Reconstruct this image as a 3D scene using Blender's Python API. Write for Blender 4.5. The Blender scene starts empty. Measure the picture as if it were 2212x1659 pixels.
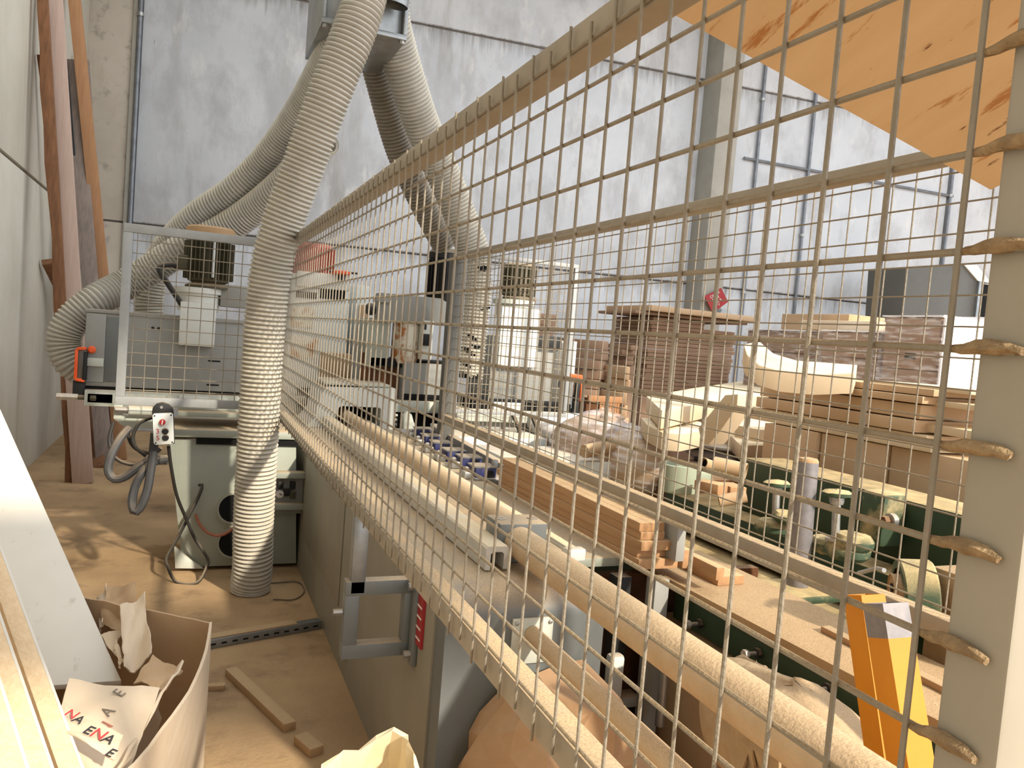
import bpy, bmesh, math, random
from mathutils import Vector, Matrix, Euler
import numpy as np
C = bpy.context.collection
SC = bpy.context.scene
rnd = random.Random(7)
R = math.radians

# ------------------------------------------------------------------ camera, sky, sun, exposure
HC = 1.4
FPX, YAW, PITCH, ROLL = 1707.64, R(22.3347), R(-3.34408), R(4.60268)
_f = Vector((math.sin(YAW)*math.cos(PITCH), math.cos(YAW)*math.cos(PITCH), math.sin(PITCH)))
_r0 = Vector((math.cos(YAW), -math.sin(YAW), 0)); _u0 = _r0.cross(_f)
_r = _r0*math.cos(ROLL) + _u0*math.sin(ROLL); _u = -_r0*math.sin(ROLL) + _u0*math.cos(ROLL)
cam_d = bpy.data.cameras.new('camera'); cam = bpy.data.objects.new('camera', cam_d); C.objects.link(cam)
cam_d.sensor_width = 36; cam_d.lens = FPX/2212*36; cam_d.clip_start = .02; cam_d.clip_end = 200
m = Matrix((_r, _u, -_f)).transposed().to_4x4(); m.translation = (0, 0, HC); cam.matrix_world = m
SC.camera = cam
SC.view_settings.view_transform = 'Standard'; SC.view_settings.look = 'None'
SC.view_settings.gamma = 1; SC.view_settings.use_curve_mapping = False
SC.view_settings.exposure = 0.62
SC.cycles.use_denoising = True
SC.cycles.max_bounces = 7; SC.cycles.diffuse_bounces = 5; SC.cycles.glossy_bounces = 3; SC.cycles.transparent_max_bounces = 8
SC.cycles.sample_clamp_indirect = 6
w = bpy.data.worlds.new('sky'); SC.world = w; w.use_nodes = True
bg = w.node_tree.nodes['Background']; bg.inputs[0].default_value = (.95, .975, 1.0, 1); bg.inputs[1].default_value = 1.8
sun_d = bpy.data.lights.new('sun', 'SUN'); sun_d.energy = 3.7; sun_d.angle = R(2.2); sun_d.color = (1, .9, .74)
sun = bpy.data.objects.new('sun', sun_d); C.objects.link(sun)
_az = Vector((.36, -.933, 0)); _el = R(32)
sdir = _az*math.cos(_el) + Vector((0, 0, math.sin(_el)))
sun.rotation_euler = sdir.to_track_quat('Z', 'Y').to_euler(); sun.location = (3, -6, 9)

for _x, _y, _sx, _sy in ((5.5, 5.6, 13, 1.3), (6, 2.4, 12, 1.3)):            # added fill lamps under the roof to brighten the back wall
    a_d = bpy.data.lights.new('added_fill', 'AREA'); a_d.shape = 'RECTANGLE'; a_d.size = _sx; a_d.size_y = _sy; a_d.energy = 200; a_d.color = (.86, .935, 1)
    a_o = bpy.data.objects.new('added_fill', a_d); C.objects.link(a_o); a_o.location = (_x, _y, 6.45)

def at(u, v, X=None, Y=None, Z=None):
    """surveyed point of the 2212x1659 photograph on the plane X, Y or Z = value (metres)"""
    d = _r*((u-1106)/FPX) - _u*((v-829.5)/FPX) + _f
    t = X/d.x if X is not None else Y/d.y if Y is not None else (Z-HC)/d.z
    return Vector((d.x*t, d.y*t, d.z*t+HC))

# ------------------------------------------------------------------ materials
def lin(c):
    return tuple(((x/255)/12.92 if x/255 <= .04045 else ((x/255+.055)/1.055)**2.4) for x in c) + (1,)
DUST = (196, 170, 136)
def mat(name, col, col2=None, rough=.6, metal=0., dust=0., scale=8., stretch=(1,1,1), bump=0., bscale=60., spec=.4, dcol=DUST, grain=0., lo=.35, hi=.7, coord='Object'):
    m = bpy.data.materials.new(name); m.use_nodes = True; nt = m.node_tree; N = nt.nodes; L = nt.links
    p = N['Principled BSDF']; p.inputs['Roughness'].default_value = rough; p.inputs['Metallic'].default_value = metal
    p.inputs['Specular IOR Level'].default_value = spec
    tc = N.new('ShaderNodeTexCoord'); mp = N.new('ShaderNodeMapping'); mp.inputs['Scale'].default_value = stretch
    L.new(tc.outputs[coord], mp.inputs[0])
    nz = N.new('ShaderNodeTexNoise'); nz.inputs['Scale'].default_value = scale; nz.inputs['Detail'].default_value = 6; nz.inputs['Roughness'].default_value = .62
    L.new(mp.outputs[0], nz.inputs['Vector'])
    cr = N.new('ShaderNodeValToRGB'); cr.color_ramp.elements[0].position = lo; cr.color_ramp.elements[1].position = hi
    cr.color_ramp.elements[0].color = lin(col); cr.color_ramp.elements[1].color = lin(col2 or col)
    L.new(nz.outputs[0], cr.inputs[0]); out = cr.outputs[0]
    if grain:
        g = N.new('ShaderNodeTexNoise'); g.inputs['Scale'].default_value = 350; g.inputs['Detail'].default_value = 2
        L.new(tc.outputs[coord], g.inputs['Vector'])
        gm = N.new('ShaderNodeMix'); gm.data_type = 'RGBA'; gm.blend_type = 'OVERLAY'; gm.inputs[0].default_value = grain
        L.new(out, gm.inputs[6]); L.new(g.outputs[0], gm.inputs[7]); out = gm.outputs[2]
    if dust:
        ge = N.new('ShaderNodeNewGeometry'); sx = N.new('ShaderNodeSeparateXYZ'); L.new(ge.outputs['Normal'], sx.inputs[0])
        mr = N.new('ShaderNodeMapRange'); mr.inputs[1].default_value = .25; mr.inputs[2].default_value = .85; mr.inputs[4].default_value = dust
        L.new(sx.outputs['Z'], mr.inputs[0])
        n2 = N.new('ShaderNodeTexNoise'); n2.inputs['Scale'].default_value = 14; n2.inputs['Detail'].default_value = 5; L.new(tc.outputs[coord], n2.inputs['Vector'])
        m2 = N.new('ShaderNodeMapRange'); m2.inputs[1].default_value = .3; m2.inputs[2].default_value = .6; m2.inputs[3].default_value = .55; L.new(n2.outputs[0], m2.inputs[0])
        mu = N.new('ShaderNodeMath'); mu.operation = 'MULTIPLY'; L.new(mr.outputs[0], mu.inputs[0]); L.new(m2.outputs[0], mu.inputs[1])
        ds = N.new('ShaderNodeTexNoise'); ds.inputs['Scale'].default_value = 330; ds.inputs['Detail'].default_value = 3; L.new(tc.outputs[coord], ds.inputs['Vector'])
        dr = N.new('ShaderNodeValToRGB'); dr.color_ramp.elements[0].position = .36; dr.color_ramp.elements[1].position = .56
        dr.color_ramp.elements[0].color = lin(tuple(int(x*.85) for x in dcol)); dr.color_ramp.elements[1].color = lin(dcol)
        L.new(ds.outputs[0], dr.inputs[0])
        mx = N.new('ShaderNodeMix'); mx.data_type = 'RGBA'; L.new(mu.outputs[0], mx.inputs[0]); L.new(out, mx.inputs[6]); L.new(dr.outputs[0], mx.inputs[7]); out = mx.outputs[2]
        rm = N.new('ShaderNodeMix'); L.new(mu.outputs[0], rm.inputs[0]); rm.inputs[2].default_value = rough; rm.inputs[3].default_value = .95; L.new(rm.outputs[0], p.inputs['Roughness'])
        if metal:
            mm = N.new('ShaderNodeMix'); L.new(mu.outputs[0], mm.inputs[0]); mm.inputs[2].default_value = metal; mm.inputs[3].default_value = 0; L.new(mm.outputs[0], p.inputs['Metallic'])
    L.new(out, p.inputs['Base Color'])
    if bump:
        b = N.new('ShaderNodeBump'); b.inputs['Strength'].default_value = bump; b.inputs['Distance'].default_value = .01
        bn = N.new('ShaderNodeTexNoise'); bn.inputs['Scale'].default_value = bscale; bn.inputs['Detail'].default_value = 5; L.new(mp.outputs[0], bn.inputs['Vector'])
        L.new(bn.outputs[0], b.inputs['Height']); L.new(b.outputs[0], p.inputs['Normal'])
    return m
def spots(m, col, scale, lo, hi, stretch=(1,1,1)):
    """wear with a shape of its own: rust, stains, drips over the base colour"""
    nt = m.node_tree; N = nt.nodes; L = nt.links; p = N['Principled BSDF']
    src = p.inputs['Base Color'].links[0].from_socket
    tc = N.new('ShaderNodeTexCoord'); mp = N.new('ShaderNodeMapping'); mp.inputs['Scale'].default_value = stretch; L.new(tc.outputs['Object'], mp.inputs[0])
    n = N.new('ShaderNodeTexNoise'); n.inputs['Scale'].default_value = scale; n.inputs['Detail'].default_value = 7; n.inputs['Roughness'].default_value = .65; L.new(mp.outputs[0], n.inputs['Vector'])
    r = N.new('ShaderNodeMapRange'); r.inputs[1].default_value = lo; r.inputs[2].default_value = hi; L.new(n.outputs[0], r.inputs[0])
    mx = N.new('ShaderNodeMix'); mx.data_type = 'RGBA'; L.new(r.outputs[0], mx.inputs[0]); L.new(src, mx.inputs[6]); mx.inputs[7].default_value = lin(col)
    L.new(mx.outputs[2], p.inputs['Base Color']); return m

def drips(m, joints, col, depth=.42):
    """dark run-off stains hanging below the wall's horizontal joints"""
    nt = m.node_tree; N = nt.nodes; L = nt.links; p = N['Principled BSDF']
    for zj in joints:
        src = p.inputs['Base Color'].links[0].from_socket
        tc = N.new('ShaderNodeTexCoord'); sp = N.new('ShaderNodeSeparateXYZ'); L.new(tc.outputs['Object'], sp.inputs[0])
        a = N.new('ShaderNodeMapRange'); a.inputs[1].default_value = zj-depth; a.inputs[2].default_value = zj; L.new(sp.outputs['Z'], a.inputs[0])
        b = N.new('ShaderNodeMath'); b.operation = 'LESS_THAN'; b.inputs[1].default_value = zj+.03; L.new(sp.outputs['Z'], b.inputs[0])
        mp = N.new('ShaderNodeMapping'); mp.inputs['Scale'].default_value = (9, 9, .5); L.new(tc.outputs['Object'], mp.inputs[0])
        n = N.new('ShaderNodeTexNoise'); n.inputs['Scale'].default_value = 2.2; n.inputs['Detail'].default_value = 8; n.inputs['Roughness'].default_value = .7; L.new(mp.outputs[0], n.inputs['Vector'])
        n2 = N.new('ShaderNodeTexNoise'); n2.inputs['Scale'].default_value = .9; L.new(tc.outputs['Object'], n2.inputs['Vector'])
        m1 = N.new('ShaderNodeMath'); m1.operation = 'MULTIPLY_ADD'; m1.inputs[1].default_value = .5; L.new(a.outputs[0], m1.inputs[0]); L.new(n.outputs[0], m1.inputs[2])
        m3 = N.new('ShaderNodeMath'); m3.operation = 'MULTIPLY_ADD'; m3.inputs[1].default_value = .35; L.new(n2.outputs[0], m3.inputs[0]); L.new(m1.outputs[0], m3.inputs[2])
        r = N.new('ShaderNodeMapRange'); r.inputs[1].default_value = .98; r.inputs[2].default_value = 1.3; r.inputs[4].default_value = .75; L.new(m3.outputs[0], r.inputs[0])
        k = N.new('ShaderNodeMath'); k.operation = 'MULTIPLY'; L.new(r.outputs[0], k.inputs[0]); L.new(b.outputs[0], k.inputs[1])
        mx = N.new('ShaderNodeMix'); mx.data_type = 'RGBA'; L.new(k.outputs[0], mx.inputs[0]); L.new(src, mx.inputs[6]); mx.inputs[7].default_value = lin(col); L.new(mx.outputs[2], p.inputs['Base Color'])
M = {}
M['floor'] = mat('sawdust_floor', (156,128,94), (188,156,116), .95, scale=1.4, bump=.35, bscale=55, grain=.35)
spots(M['floor'], (112,90,68), 2.6, .52, .72)
M['conc'] = mat('concrete', (188,192,198), (206,208,211), .9, scale=1.1, bump=.15, bscale=18, lo=.3, hi=.7)
spots(M['conc'], (150,144,138), 1.7, .56, .8, (1,1,.22)); spots(M['conc'], (128,124,120), 26, .68, .76); spots(M['conc'], (178,179,182), 2.4, .48, .66, (1,1,.6)); spots(M['conc'], (216,215,213), 4.5, .58, .76, (1,1,.4)); spots(M['conc'], (140,137,134), 12, .70, .76, (1,1,.35))
drips(M['conc'], (2.33, 5.1), (112,106,100))
M['conc_brown'] = mat('brownish_concrete', (176,166,152), (196,186,172), .9, scale=1.3, bump=.15, bscale=18)
spots(M['conc_brown'], (142,128,112), 2, .55, .8, (1,1,.3)); spots(M['conc_brown'], (150,142,132), 5, .55, .68)
M['conc_left'] = mat('painted_concrete', (190,184,168), (206,201,188), .9, scale=1.2, bump=.12, bscale=20)
spots(M['conc_left'], (158,150,136), 3.2, .58, .85, (1,1,.05))
M['joint'] = mat('joint_filler', (104,98,92), (132,124,116), .95, scale=9)
M['column'] = mat('column_concrete', (150,146,136), (164,160,150), .9, scale=3, bump=.1)
M['roof'] = mat('roof_sheet', (150,150,150), (165,165,165), .8)
M['wire'] = mat('painted_wire', (146,138,124), (130,122,108), .5, dust=.8, scale=30, dcol=(168,144,106), bump=.3, bscale=160)
M['rail'] = mat('beige_grey_paint', (158,148,132), (146,136,120), .55, dust=1., scale=12, dcol=(198,170,132))
M['weld'] = mat('dusty_weld', (138,116,88), (172,148,114), .95, scale=90, bump=.6, bscale=200)
M['guard'] = mat('grey_guard_paint', (158,160,160), (148,150,150), .5, dust=.35, scale=12)
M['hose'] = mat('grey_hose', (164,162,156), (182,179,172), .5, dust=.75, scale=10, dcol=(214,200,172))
M['hose_dark'] = mat('brownish_hose', (128,122,112), (146,140,130), .6, dust=.5, scale=10)  # darker and browner than the other hoses
M['hose_in'] = mat('hose_inside', (40,36,32), None, .9)
M['mach_tb'] = mat('dusty_beige_grey_paint', (138,132,118), (148,142,128), .55, dust=.9, scale=5)
M['mach'] = mat('grey_green_paint', (150,154,142), (160,164,152), .5, dust=.9, scale=5)
M['mach2'] = mat('grey_paint', (140,140,136), (150,150,146), .5, dust=.8, scale=5)
M['mach_lt'] = mat('light_grey_paint', (186,190,180), (196,200,190), .5, dust=.8, scale=5)
M['mach_wh'] = mat('white_paint', (206,210,206), (216,218,214), .45, dust=.7, scale=5)
M['mach_bl'] = mat('blue_grey_paint', (104,108,108), (114,118,117), .4, dust=.9, scale=4)
M['rusty'] = spots(mat('rust_stained_white', (206,200,182), (216,212,198), .6, scale=5, dust=.5), (160,98,42), 7, .47, .56)
M['rust'] = mat('rust_brown', (84,54,34), (112,72,44), .9, scale=14, dust=.4)
M['dark'] = mat('black_rubber', (26,26,26), (34,34,34), .6, dust=.5)
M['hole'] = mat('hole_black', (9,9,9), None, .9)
M['motor'] = mat('olive_motor', (66,62,46), (84,78,58), .6, dust=.6, scale=12)
M['red'] = mat('red_motor', (178,84,70), (160,70,58), .6, dust=.3)
M['orange'] = mat('orange_plastic', (240,98,44), (226,86,36), .4)
M['knobred'] = mat('red_plastic', (170,30,34), None, .35)
M['glass'] = mat('grey_window_plastic', (104,100,92), None, .25)
M['steel'] = mat('bare_steel', (150,150,148), (180,180,178), .38, metal=.7, dust=.7, scale=20)
M['alu'] = mat('aluminium', (196,196,190), (208,208,204), .35, metal=.35, dust=1., scale=12, dcol=(224,200,160))
M['galv'] = mat('galvanised_sheet', (130,134,136), (152,156,158), .35, metal=.6, scale=12)
M['tube'] = mat('dusty_tube', (190,164,132), (206,182,150), .85, dust=.9, scale=12, dcol=(206,178,140), bump=.3, bscale=120)
M['cable'] = mat('grey_cable', (64,64,66), (76,76,76), .6, dust=.4)
M['cable_b'] = mat('black_cable', (38,36,34), (52,50,46), .6, dust=.5)
M['copper'] = mat('brown_cable', (150,94,70), (166,106,80), .5)
M['blue'] = mat('blue_clamp', (40,44,92), (48,52,104), .5, dust=1., scale=9)
M['green'] = mat('dark_green_paint', (34,52,32), (42,62,40), .55, dust=1., scale=7, dcol=(190,164,118))
M['green_d'] = spots(mat('dusty_green_casting', (52,70,50), (66,84,62), .7, dust=1., scale=9, dcol=(206,182,134)), (180,158,116), 9, .5, .7)
M['yellow'] = spots(mat('yellow_paint', (200,126,14), (210,138,22), .45, scale=6), (180,130,110), 7, .66, .74)
M['zinc'] = mat('worn_zinc', (118,115,118), (140,136,138), .5, metal=.3, scale=30)
M['ply'] = mat('plywood', (208,180,142), (198,168,128), .6, scale=3, stretch=(5,.5,2))
spots(M['ply'], (168,116,66), 3.0, .60, .66, (9,.5,5)); spots(M['ply'], (104,62,34), 4.2, .66, .70, (9,.6,5)); spots(M['ply'], (110,70,40), 9, .70, .74, (3,.8,2))
M['mdf'] = mat('fibreboard', (182,152,120), (192,162,130), .85, dust=.55, scale=3, dcol=(226,200,158), bump=.1, bscale=150)
M['mdf_lt'] = mat('pale_fibreboard', (202,180,150), (210,190,162), .85, dust=.9, scale=3, dcol=(240,222,186))
M['mdf_dk'] = mat('brown_fibreboard', (148,120,98), (162,134,112), .9, dust=.4, scale=5, dcol=(200,170,136))
M['plank'] = mat('brown_planks', (162,124,88), (178,140,102), .75, dust=.7, scale=9, stretch=(6,.6,6), dcol=(210,182,140))
M['board'] = mat('dusty_board', (166,136,100), (176,146,110), .9, dust=1., scale=5, dcol=(190,160,122), bump=.2, bscale=180)
M['lumber'] = mat('rough_lumber', (178,154,140), (190,166,152), .9, scale=10, stretch=(5,5,.35), bump=.2, bscale=60)
M['lumber_dk'] = mat('bark_edge_lumber', (112,78,54), (142,100,70), .95, scale=12, stretch=(4,4,.5), bump=.4, bscale=50)
M['lumber_gr'] = mat('weathered_lumber', (124,112,104), (148,132,122), .95, scale=10, stretch=(5,5,.35), bump=.2, bscale=60)
M['lumber_or'] = mat('orange_lumber', (156,114,80), (170,128,92), .9, scale=10, stretch=(5,5,.3), bump=.2, bscale=60)
M['white'] = mat('white_melamine', (206,199,186), (214,207,195), .4, scale=3)
spots(M['white'], (186,176,162), 3, .62, .72, (8,.3,8))
M['chip'] = mat('chipboard_edge', (212,184,146), (224,198,162), .95, scale=60, bump=.4, bscale=120)
M['card'] = mat('cardboard', (176,146,112), (190,160,126), .9, dust=.4, scale=4, bump=.12, bscale=24, dcol=(200,172,138))
M['card_lt'] = mat('pale_cardboard', (204,184,158), (216,198,174), .9, scale=4, bump=.15, bscale=20)
M['paper'] = mat('cream_paper', (232,212,172), (238,222,188), .85, scale=6, bump=.35, bscale=14)
M['sack'] = mat('brown_paper_sack', (170,136,102), (184,150,116), .85, scale=5, bump=.35, bscale=12)
M['rag'] = mat('dusty_cloth', (164,140,108), (184,160,128), .95, dust=.6, scale=12, bump=.5, bscale=40)
M['ink'] = mat('dark_ink', (46,44,48), None, .7)
M['ink_r'] = mat('red_ink', (186,60,64), None, .7)
M['ink_w'] = mat('white_ink', (232,226,222), None, .7)
M['signred'] = mat('red_sign', (160,40,42), (148,34,38), .5)
M['post'] = mat('beige_post_paint', (156,149,135), (164,157,143), .5, dust=.5, scale=6)
M['duct'] = mat('dark_grey_duct', (86,84,78), (94,92,86), .5, scale=3)
M['pot'] = mat('grey_green_plastic', (152,160,140), (160,168,148), .5)
M['slat'] = mat('black_plastic_sheet', (40,38,42), (50,48,52), .35)
M['zn_pipe'] = mat('grey_conduit', (108,112,118), (132,136,142), .4, metal=.3)
def wrapmat():
    m = bpy.data.materials.new('stretch_wrap'); m.use_nodes = True; nt = m.node_tree; p = nt.nodes['Principled BSDF']
    p.inputs['Base Color'].default_value = (.86, .84, .86, 1); p.inputs['Roughness'].default_value = .22
    tc = nt.nodes.new('ShaderNodeTexCoord'); mp = nt.nodes.new('ShaderNodeMapping'); mp.inputs['Scale'].default_value = (2, 2, 14); mp.inputs['Rotation'].default_value = (.3, .25, 0)
    n = nt.nodes.new('ShaderNodeTexNoise'); n.inputs['Scale'].default_value = 3; n.inputs['Detail'].default_value = 6
    nt.links.new(tc.outputs['Object'], mp.inputs[0]); nt.links.new(mp.outputs[0], n.inputs['Vector'])
    r = nt.nodes.new('ShaderNodeMapRange'); r.inputs[1].default_value = .45; r.inputs[2].default_value = .7; r.inputs[3].default_value = .08; r.inputs[4].default_value = .62
    nt.links.new(n.outputs[0], r.inputs[0]); nt.links.new(r.outputs[0], p.inputs['Alpha'])
    b = nt.nodes.new('ShaderNodeBump'); b.inputs['Strength'].default_value = .5; b.inputs['Distance'].default_value = .02
    nt.links.new(n.outputs[0], b.inputs['Height']); nt.links.new(b.outputs[0], p.inputs['Normal'])
    return m
M['wrap'] = wrapmat()
M['wrap_w'] = mat('white_film', (236,232,234), (246,243,244), .3, scale=4, bump=.5, bscale=9, stretch=(1,1,4))

# ------------------------------------------------------------------ mesh builder
class MB:
    def __init__(s): s.v = []; s.f = []
    def add(s, vs, fs):
        b = len(s.v); s.v += [tuple(v) for v in vs]; s.f += [tuple(i+b for i in f) for f in fs]; return s
    def hexa(s, p):                                     # 8 points: bottom ring 0-3, top ring 4-7
        return s.add(p, [(3,2,1,0),(4,5,6,7),(0,1,5,4),(1,2,6,5),(2,3,7,6),(3,0,4,7)])
    def box(s, a, b, rot=None, c=None):                 # corners a, b
        x0,y0,z0 = a; x1,y1,z1 = b
        p = [Vector(q) for q in ((x0,y0,z0),(x1,y0,z0),(x1,y1,z0),(x0,y1,z0),(x0,y0,z1),(x1,y0,z1),(x1,y1,z1),(x0,y1,z1))]
        if rot is not None:
            c = Vector(c) if c is not None else (Vector(a)+Vector(b))/2
            mt = Euler(rot).to_matrix(); p = [mt @ (q-c) + c for q in p]
        return s.hexa(p)
    def bar(s, p0, p1, w, h, up=(0,0,1), w1=None, h1=None):   # rectangular bar from p0 to p1
        p0, p1 = Vector(p0), Vector(p1); d = (p1-p0).normalized(); up = Vector(up)
        if abs(d.dot(up)) > .97: up = Vector((0,1,0))
        sd = d.cross(up).normalized(); u = sd.cross(d)
        w1 = w if w1 is None else w1; h1 = h if h1 is None else h1
        q = lambda p, w, h: [p-sd*w/2-u*h/2, p+sd*w/2-u*h/2, p+sd*w/2+u*h/2, p-sd*w/2+u*h/2]
        return s.hexa(q(p0, w, h)+q(p1, w1, h1))
    def rings(s, rings, cap=True, closed=False):
        n = len(rings[0]); b = len(s.v); s.v += [tuple(v) for r in rings for v in r]; k = len(rings)
        for i in range(k if closed else k-1):
            j = (i+1) % k
            for a in range(n):
                c = (a+1) % n; s.f.append((b+i*n+a, b+i*n+c, b+j*n+c, b+j*n+a))
        if cap and not closed:
            s.f.append(tuple(b+a for a in reversed(range(n)))); s.f.append(tuple(b+(k-1)*n+a for a in range(n)))
        return s
    def tube(s, pts, r, n=10, cap=True):
        pts = [Vector(p) for p in pts]; rr = r if isinstance(r, (list, tuple)) else [r]*len(pts)
        d = (pts[1]-pts[0]).normalized(); ref = Vector((0,0,1)) if abs(d.z) < .9 else Vector((1,0,0))
        u = d.cross(ref).normalized(); out = []
        for i, p in enumerate(pts):
            t = (pts[min(i+1, len(pts)-1)]-pts[max(i-1, 0)]).normalized()
            u = (u - t*u.dot(t)).normalized(); w_ = t.cross(u)
            out.append([p + (u*math.cos(2*math.pi*a/n) + w_*math.sin(2*math.pi*a/n))*rr[i] for a in range(n)])
        return s.rings(out, cap)
    def rod(s, p0, p1, r, n=16, r1=None): return s.tube([p0, p1], [r, r if r1 is None else r1], n)
    def lathe(s, prof, c=(0,0,0), axis=(0,0,1), n=24, cap=True):
        ax = Vector(axis).normalized(); ref = Vector((1,0,0)) if abs(ax.x) < .9 else Vector((0,1,0))
        u = ax.cross(ref).normalized(); w_ = ax.cross(u); c = Vector(c)
        return s.rings([[c + ax*h + (u*math.cos(2*math.pi*a/n)+w_*math.sin(2*math.pi*a/n))*r for a in range(n)] for r, h in prof], cap)
    def prism(s, poly, d):                              # planar polygon (3-D points) pushed along d
        p = [Vector(q) for q in poly]; d = Vector(d); n = len(p); b = len(s.v)
        s.v += [tuple(q) for q in p] + [tuple(q+d) for q in p]
        s.f.append(tuple(b+i for i in reversed(range(n)))); s.f.append(tuple(b+n+i for i in range(n)))
        for i in range(n): j = (i+1) % n; s.f.append((b+i, b+j, b+n+j, b+n+i))
        return s
    def sheet(s, grid, th):                             # grid of points with thickness along its normal
        g = [[Vector(q) for q in r] for r in grid]; nr, nc = len(g), len(g[0]); b = len(s.v)
        nm = []
        for i in range(nr):
            row = []
            for j in range(nc):
                a = g[min(i+1,nr-1)][j]-g[max(i-1,0)][j]; c = g[i][min(j+1,nc-1)]-g[i][max(j-1,0)]
                q = a.cross(c); row.append(q.normalized() if q.length > 1e-9 else Vector((0,0,1)))
            nm.append(row)
        for k in (0, 1):
            for i in range(nr):
                for j in range(nc): s.v.append(tuple(g[i][j]+nm[i][j]*(th/2 if k else -th/2)))
        I = lambda k, i, j: b+k*nr*nc+i*nc+j
        for i in range(nr-1):
            for j in range(nc-1):
                s.f.append((I(1,i,j),I(1,i+1,j),I(1,i+1,j+1),I(1,i,j+1))); s.f.append((I(0,i,j),I(0,i,j+1),I(0,i+1,j+1),I(0,i+1,j)))
        edge = [(i,0) for i in range(nr)]+[(nr-1,j) for j in range(1,nc)]+[(i,nc-1) for i in range(nr-2,-1,-1)]+[(0,j) for j in range(nc-2,0,-1)]
        for q in range(len(edge)):
            a, c = edge[q], edge[(q+1)%len(edge)]; s.f.append((I(0,*a),I(0,*c),I(1,*c),I(1,*a)))
        return s
    def build(s, name, m, parent=None, bevel=0, smooth=True, jit=0):
        off = parent_loc(parent); me = bpy.data.meshes.new(name)
        vs = [(v[0]-off.x+rnd.uniform(-jit,jit), v[1]-off.y+rnd.uniform(-jit,jit), v[2]-off.z+rnd.uniform(-jit,jit)) for v in s.v] if jit else [(v[0]-off.x, v[1]-off.y, v[2]-off.z) for v in s.v]
        me.from_pydata(vs, [], s.f); bm = bmesh.new(); bm.from_mesh(me)
        bmesh.ops.recalc_face_normals(bm, faces=bm.faces)
        if bevel:
            ed = [e for e in bm.edges if len(e.link_faces) == 2 and e.calc_face_angle(0) > .5]
            bmesh.ops.bevel(bm, geom=ed, offset=bevel, segments=2, affect='EDGES', profile=.5, clamp_overlap=True)
        bm.to_mesh(me); bm.free()
        if smooth:
            me.polygons.foreach_set('use_smooth', [True]*len(me.polygons)); me.set_sharp_from_angle(angle=R(38))
        me.materials.append(M[m] if isinstance(m, str) else m)
        o = bpy.data.objects.new(name, me); C.objects.link(o)
        if parent is not None: o.parent = parent
        return o
def parent_loc(p):
    v = Vector((0,0,0))
    while p is not None: v += p.location; p = p.parent
    return v
def own(o):
    """put a one-mesh thing's origin at its base"""
    me = o.data; co = np.empty(len(me.vertices)*3); me.vertices.foreach_get('co', co); co = co.reshape(-1,3)
    c = Vector(((co[:,0].min()+co[:,0].max())/2, (co[:,1].min()+co[:,1].max())/2, co[:,2].min()))
    me.transform(Matrix.Translation(-c)); o.location = c; return o
def tag(o, label, cat, group=None, kind=None):
    o['label'] = label; o['category'] = cat
    if group: o['group'] = group
    if kind: o['kind'] = kind
    if o.type == 'MESH' and o.location.length == 0: own(o)
    return o
def thing(name, label, cat, loc, group=None):
    o = bpy.data.objects.new(name, None); C.objects.link(o); o.location = loc; o.empty_display_size = .05
    o['label'] = label; o['category'] = cat
    if group: o['group'] = group
    return o
def struct(o): o['kind'] = 'structure'; return o
def like(o, parent, loc):                                # a repeated piece sharing mesh data
    c = o.copy(); C.objects.link(c); c.parent = parent; c.location = loc; return c
def spline(pts, step):
    """Catmull-Rom through pts, resampled at equal steps"""
    P = [Vector(p) for p in pts]; P = [P[0]*2-P[1]] + P + [P[-1]*2-P[-2]]; out = []
    for i in range(1, len(P)-2):
        a, b, c, d = P[i-1], P[i], P[i+1], P[i+2]
        for k in range(24):
            t = k/24; out.append(.5*((2*b)+(c-a)*t+(2*a-5*b+4*c-d)*t*t+(3*b-a-3*c+d)*t**3))
    out.append(P[-2]); res = [out[0]]; acc = 0
    for i in range(1, len(out)):
        seg = (out[i]-out[i-1]).length
        while acc+seg >= step*len(res):
            f = (step*len(res)-acc)/seg; res.append(out[i-1].lerp(out[i], f))
        acc += seg
    return res
def text(body, loc, rot, size, m, parent, name='lettering', depth=.0006, align='CENTER'):
    c = bpy.data.curves.new(name, 'FONT'); c.body = body; c.size = size; c.extrude = depth; c.align_x = align; c.align_y = 'CENTER'
    o = bpy.data.objects.new(name, c); C.objects.link(o); o.parent = parent; o.location = Vector(loc)-parent_loc(parent); o.rotation_euler = rot
    me = bpy.data.meshes.new_from_object(o); n = bpy.data.objects.new(name, me); C.objects.link(n); n.parent = parent; n.location = o.location; n.rotation_euler = o.rotation_euler
    me.materials.clear(); me.materials.append(M[m]); bpy.data.objects.remove(o); return n
def frame_rot(xdir, up):
    x = Vector(xdir).normalized(); z = x.cross(Vector(up)).normalized(); y = z.cross(x)
    return Matrix((x, y, z)).transposed().to_euler()
ORD = ['topmost','second from the top','third from the top','fourth from the top','fifth from the top','sixth from the top','seventh from the top','eighth from the top','ninth from the top','tenth from the top','eleventh from the top','twelfth from the top','thirteenth from the top','fourteenth from the top','fifteenth from the top','sixteenth from the top','seventeenth from the top','eighteenth from the top','nineteenth from the top','twentieth from the top']
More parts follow.
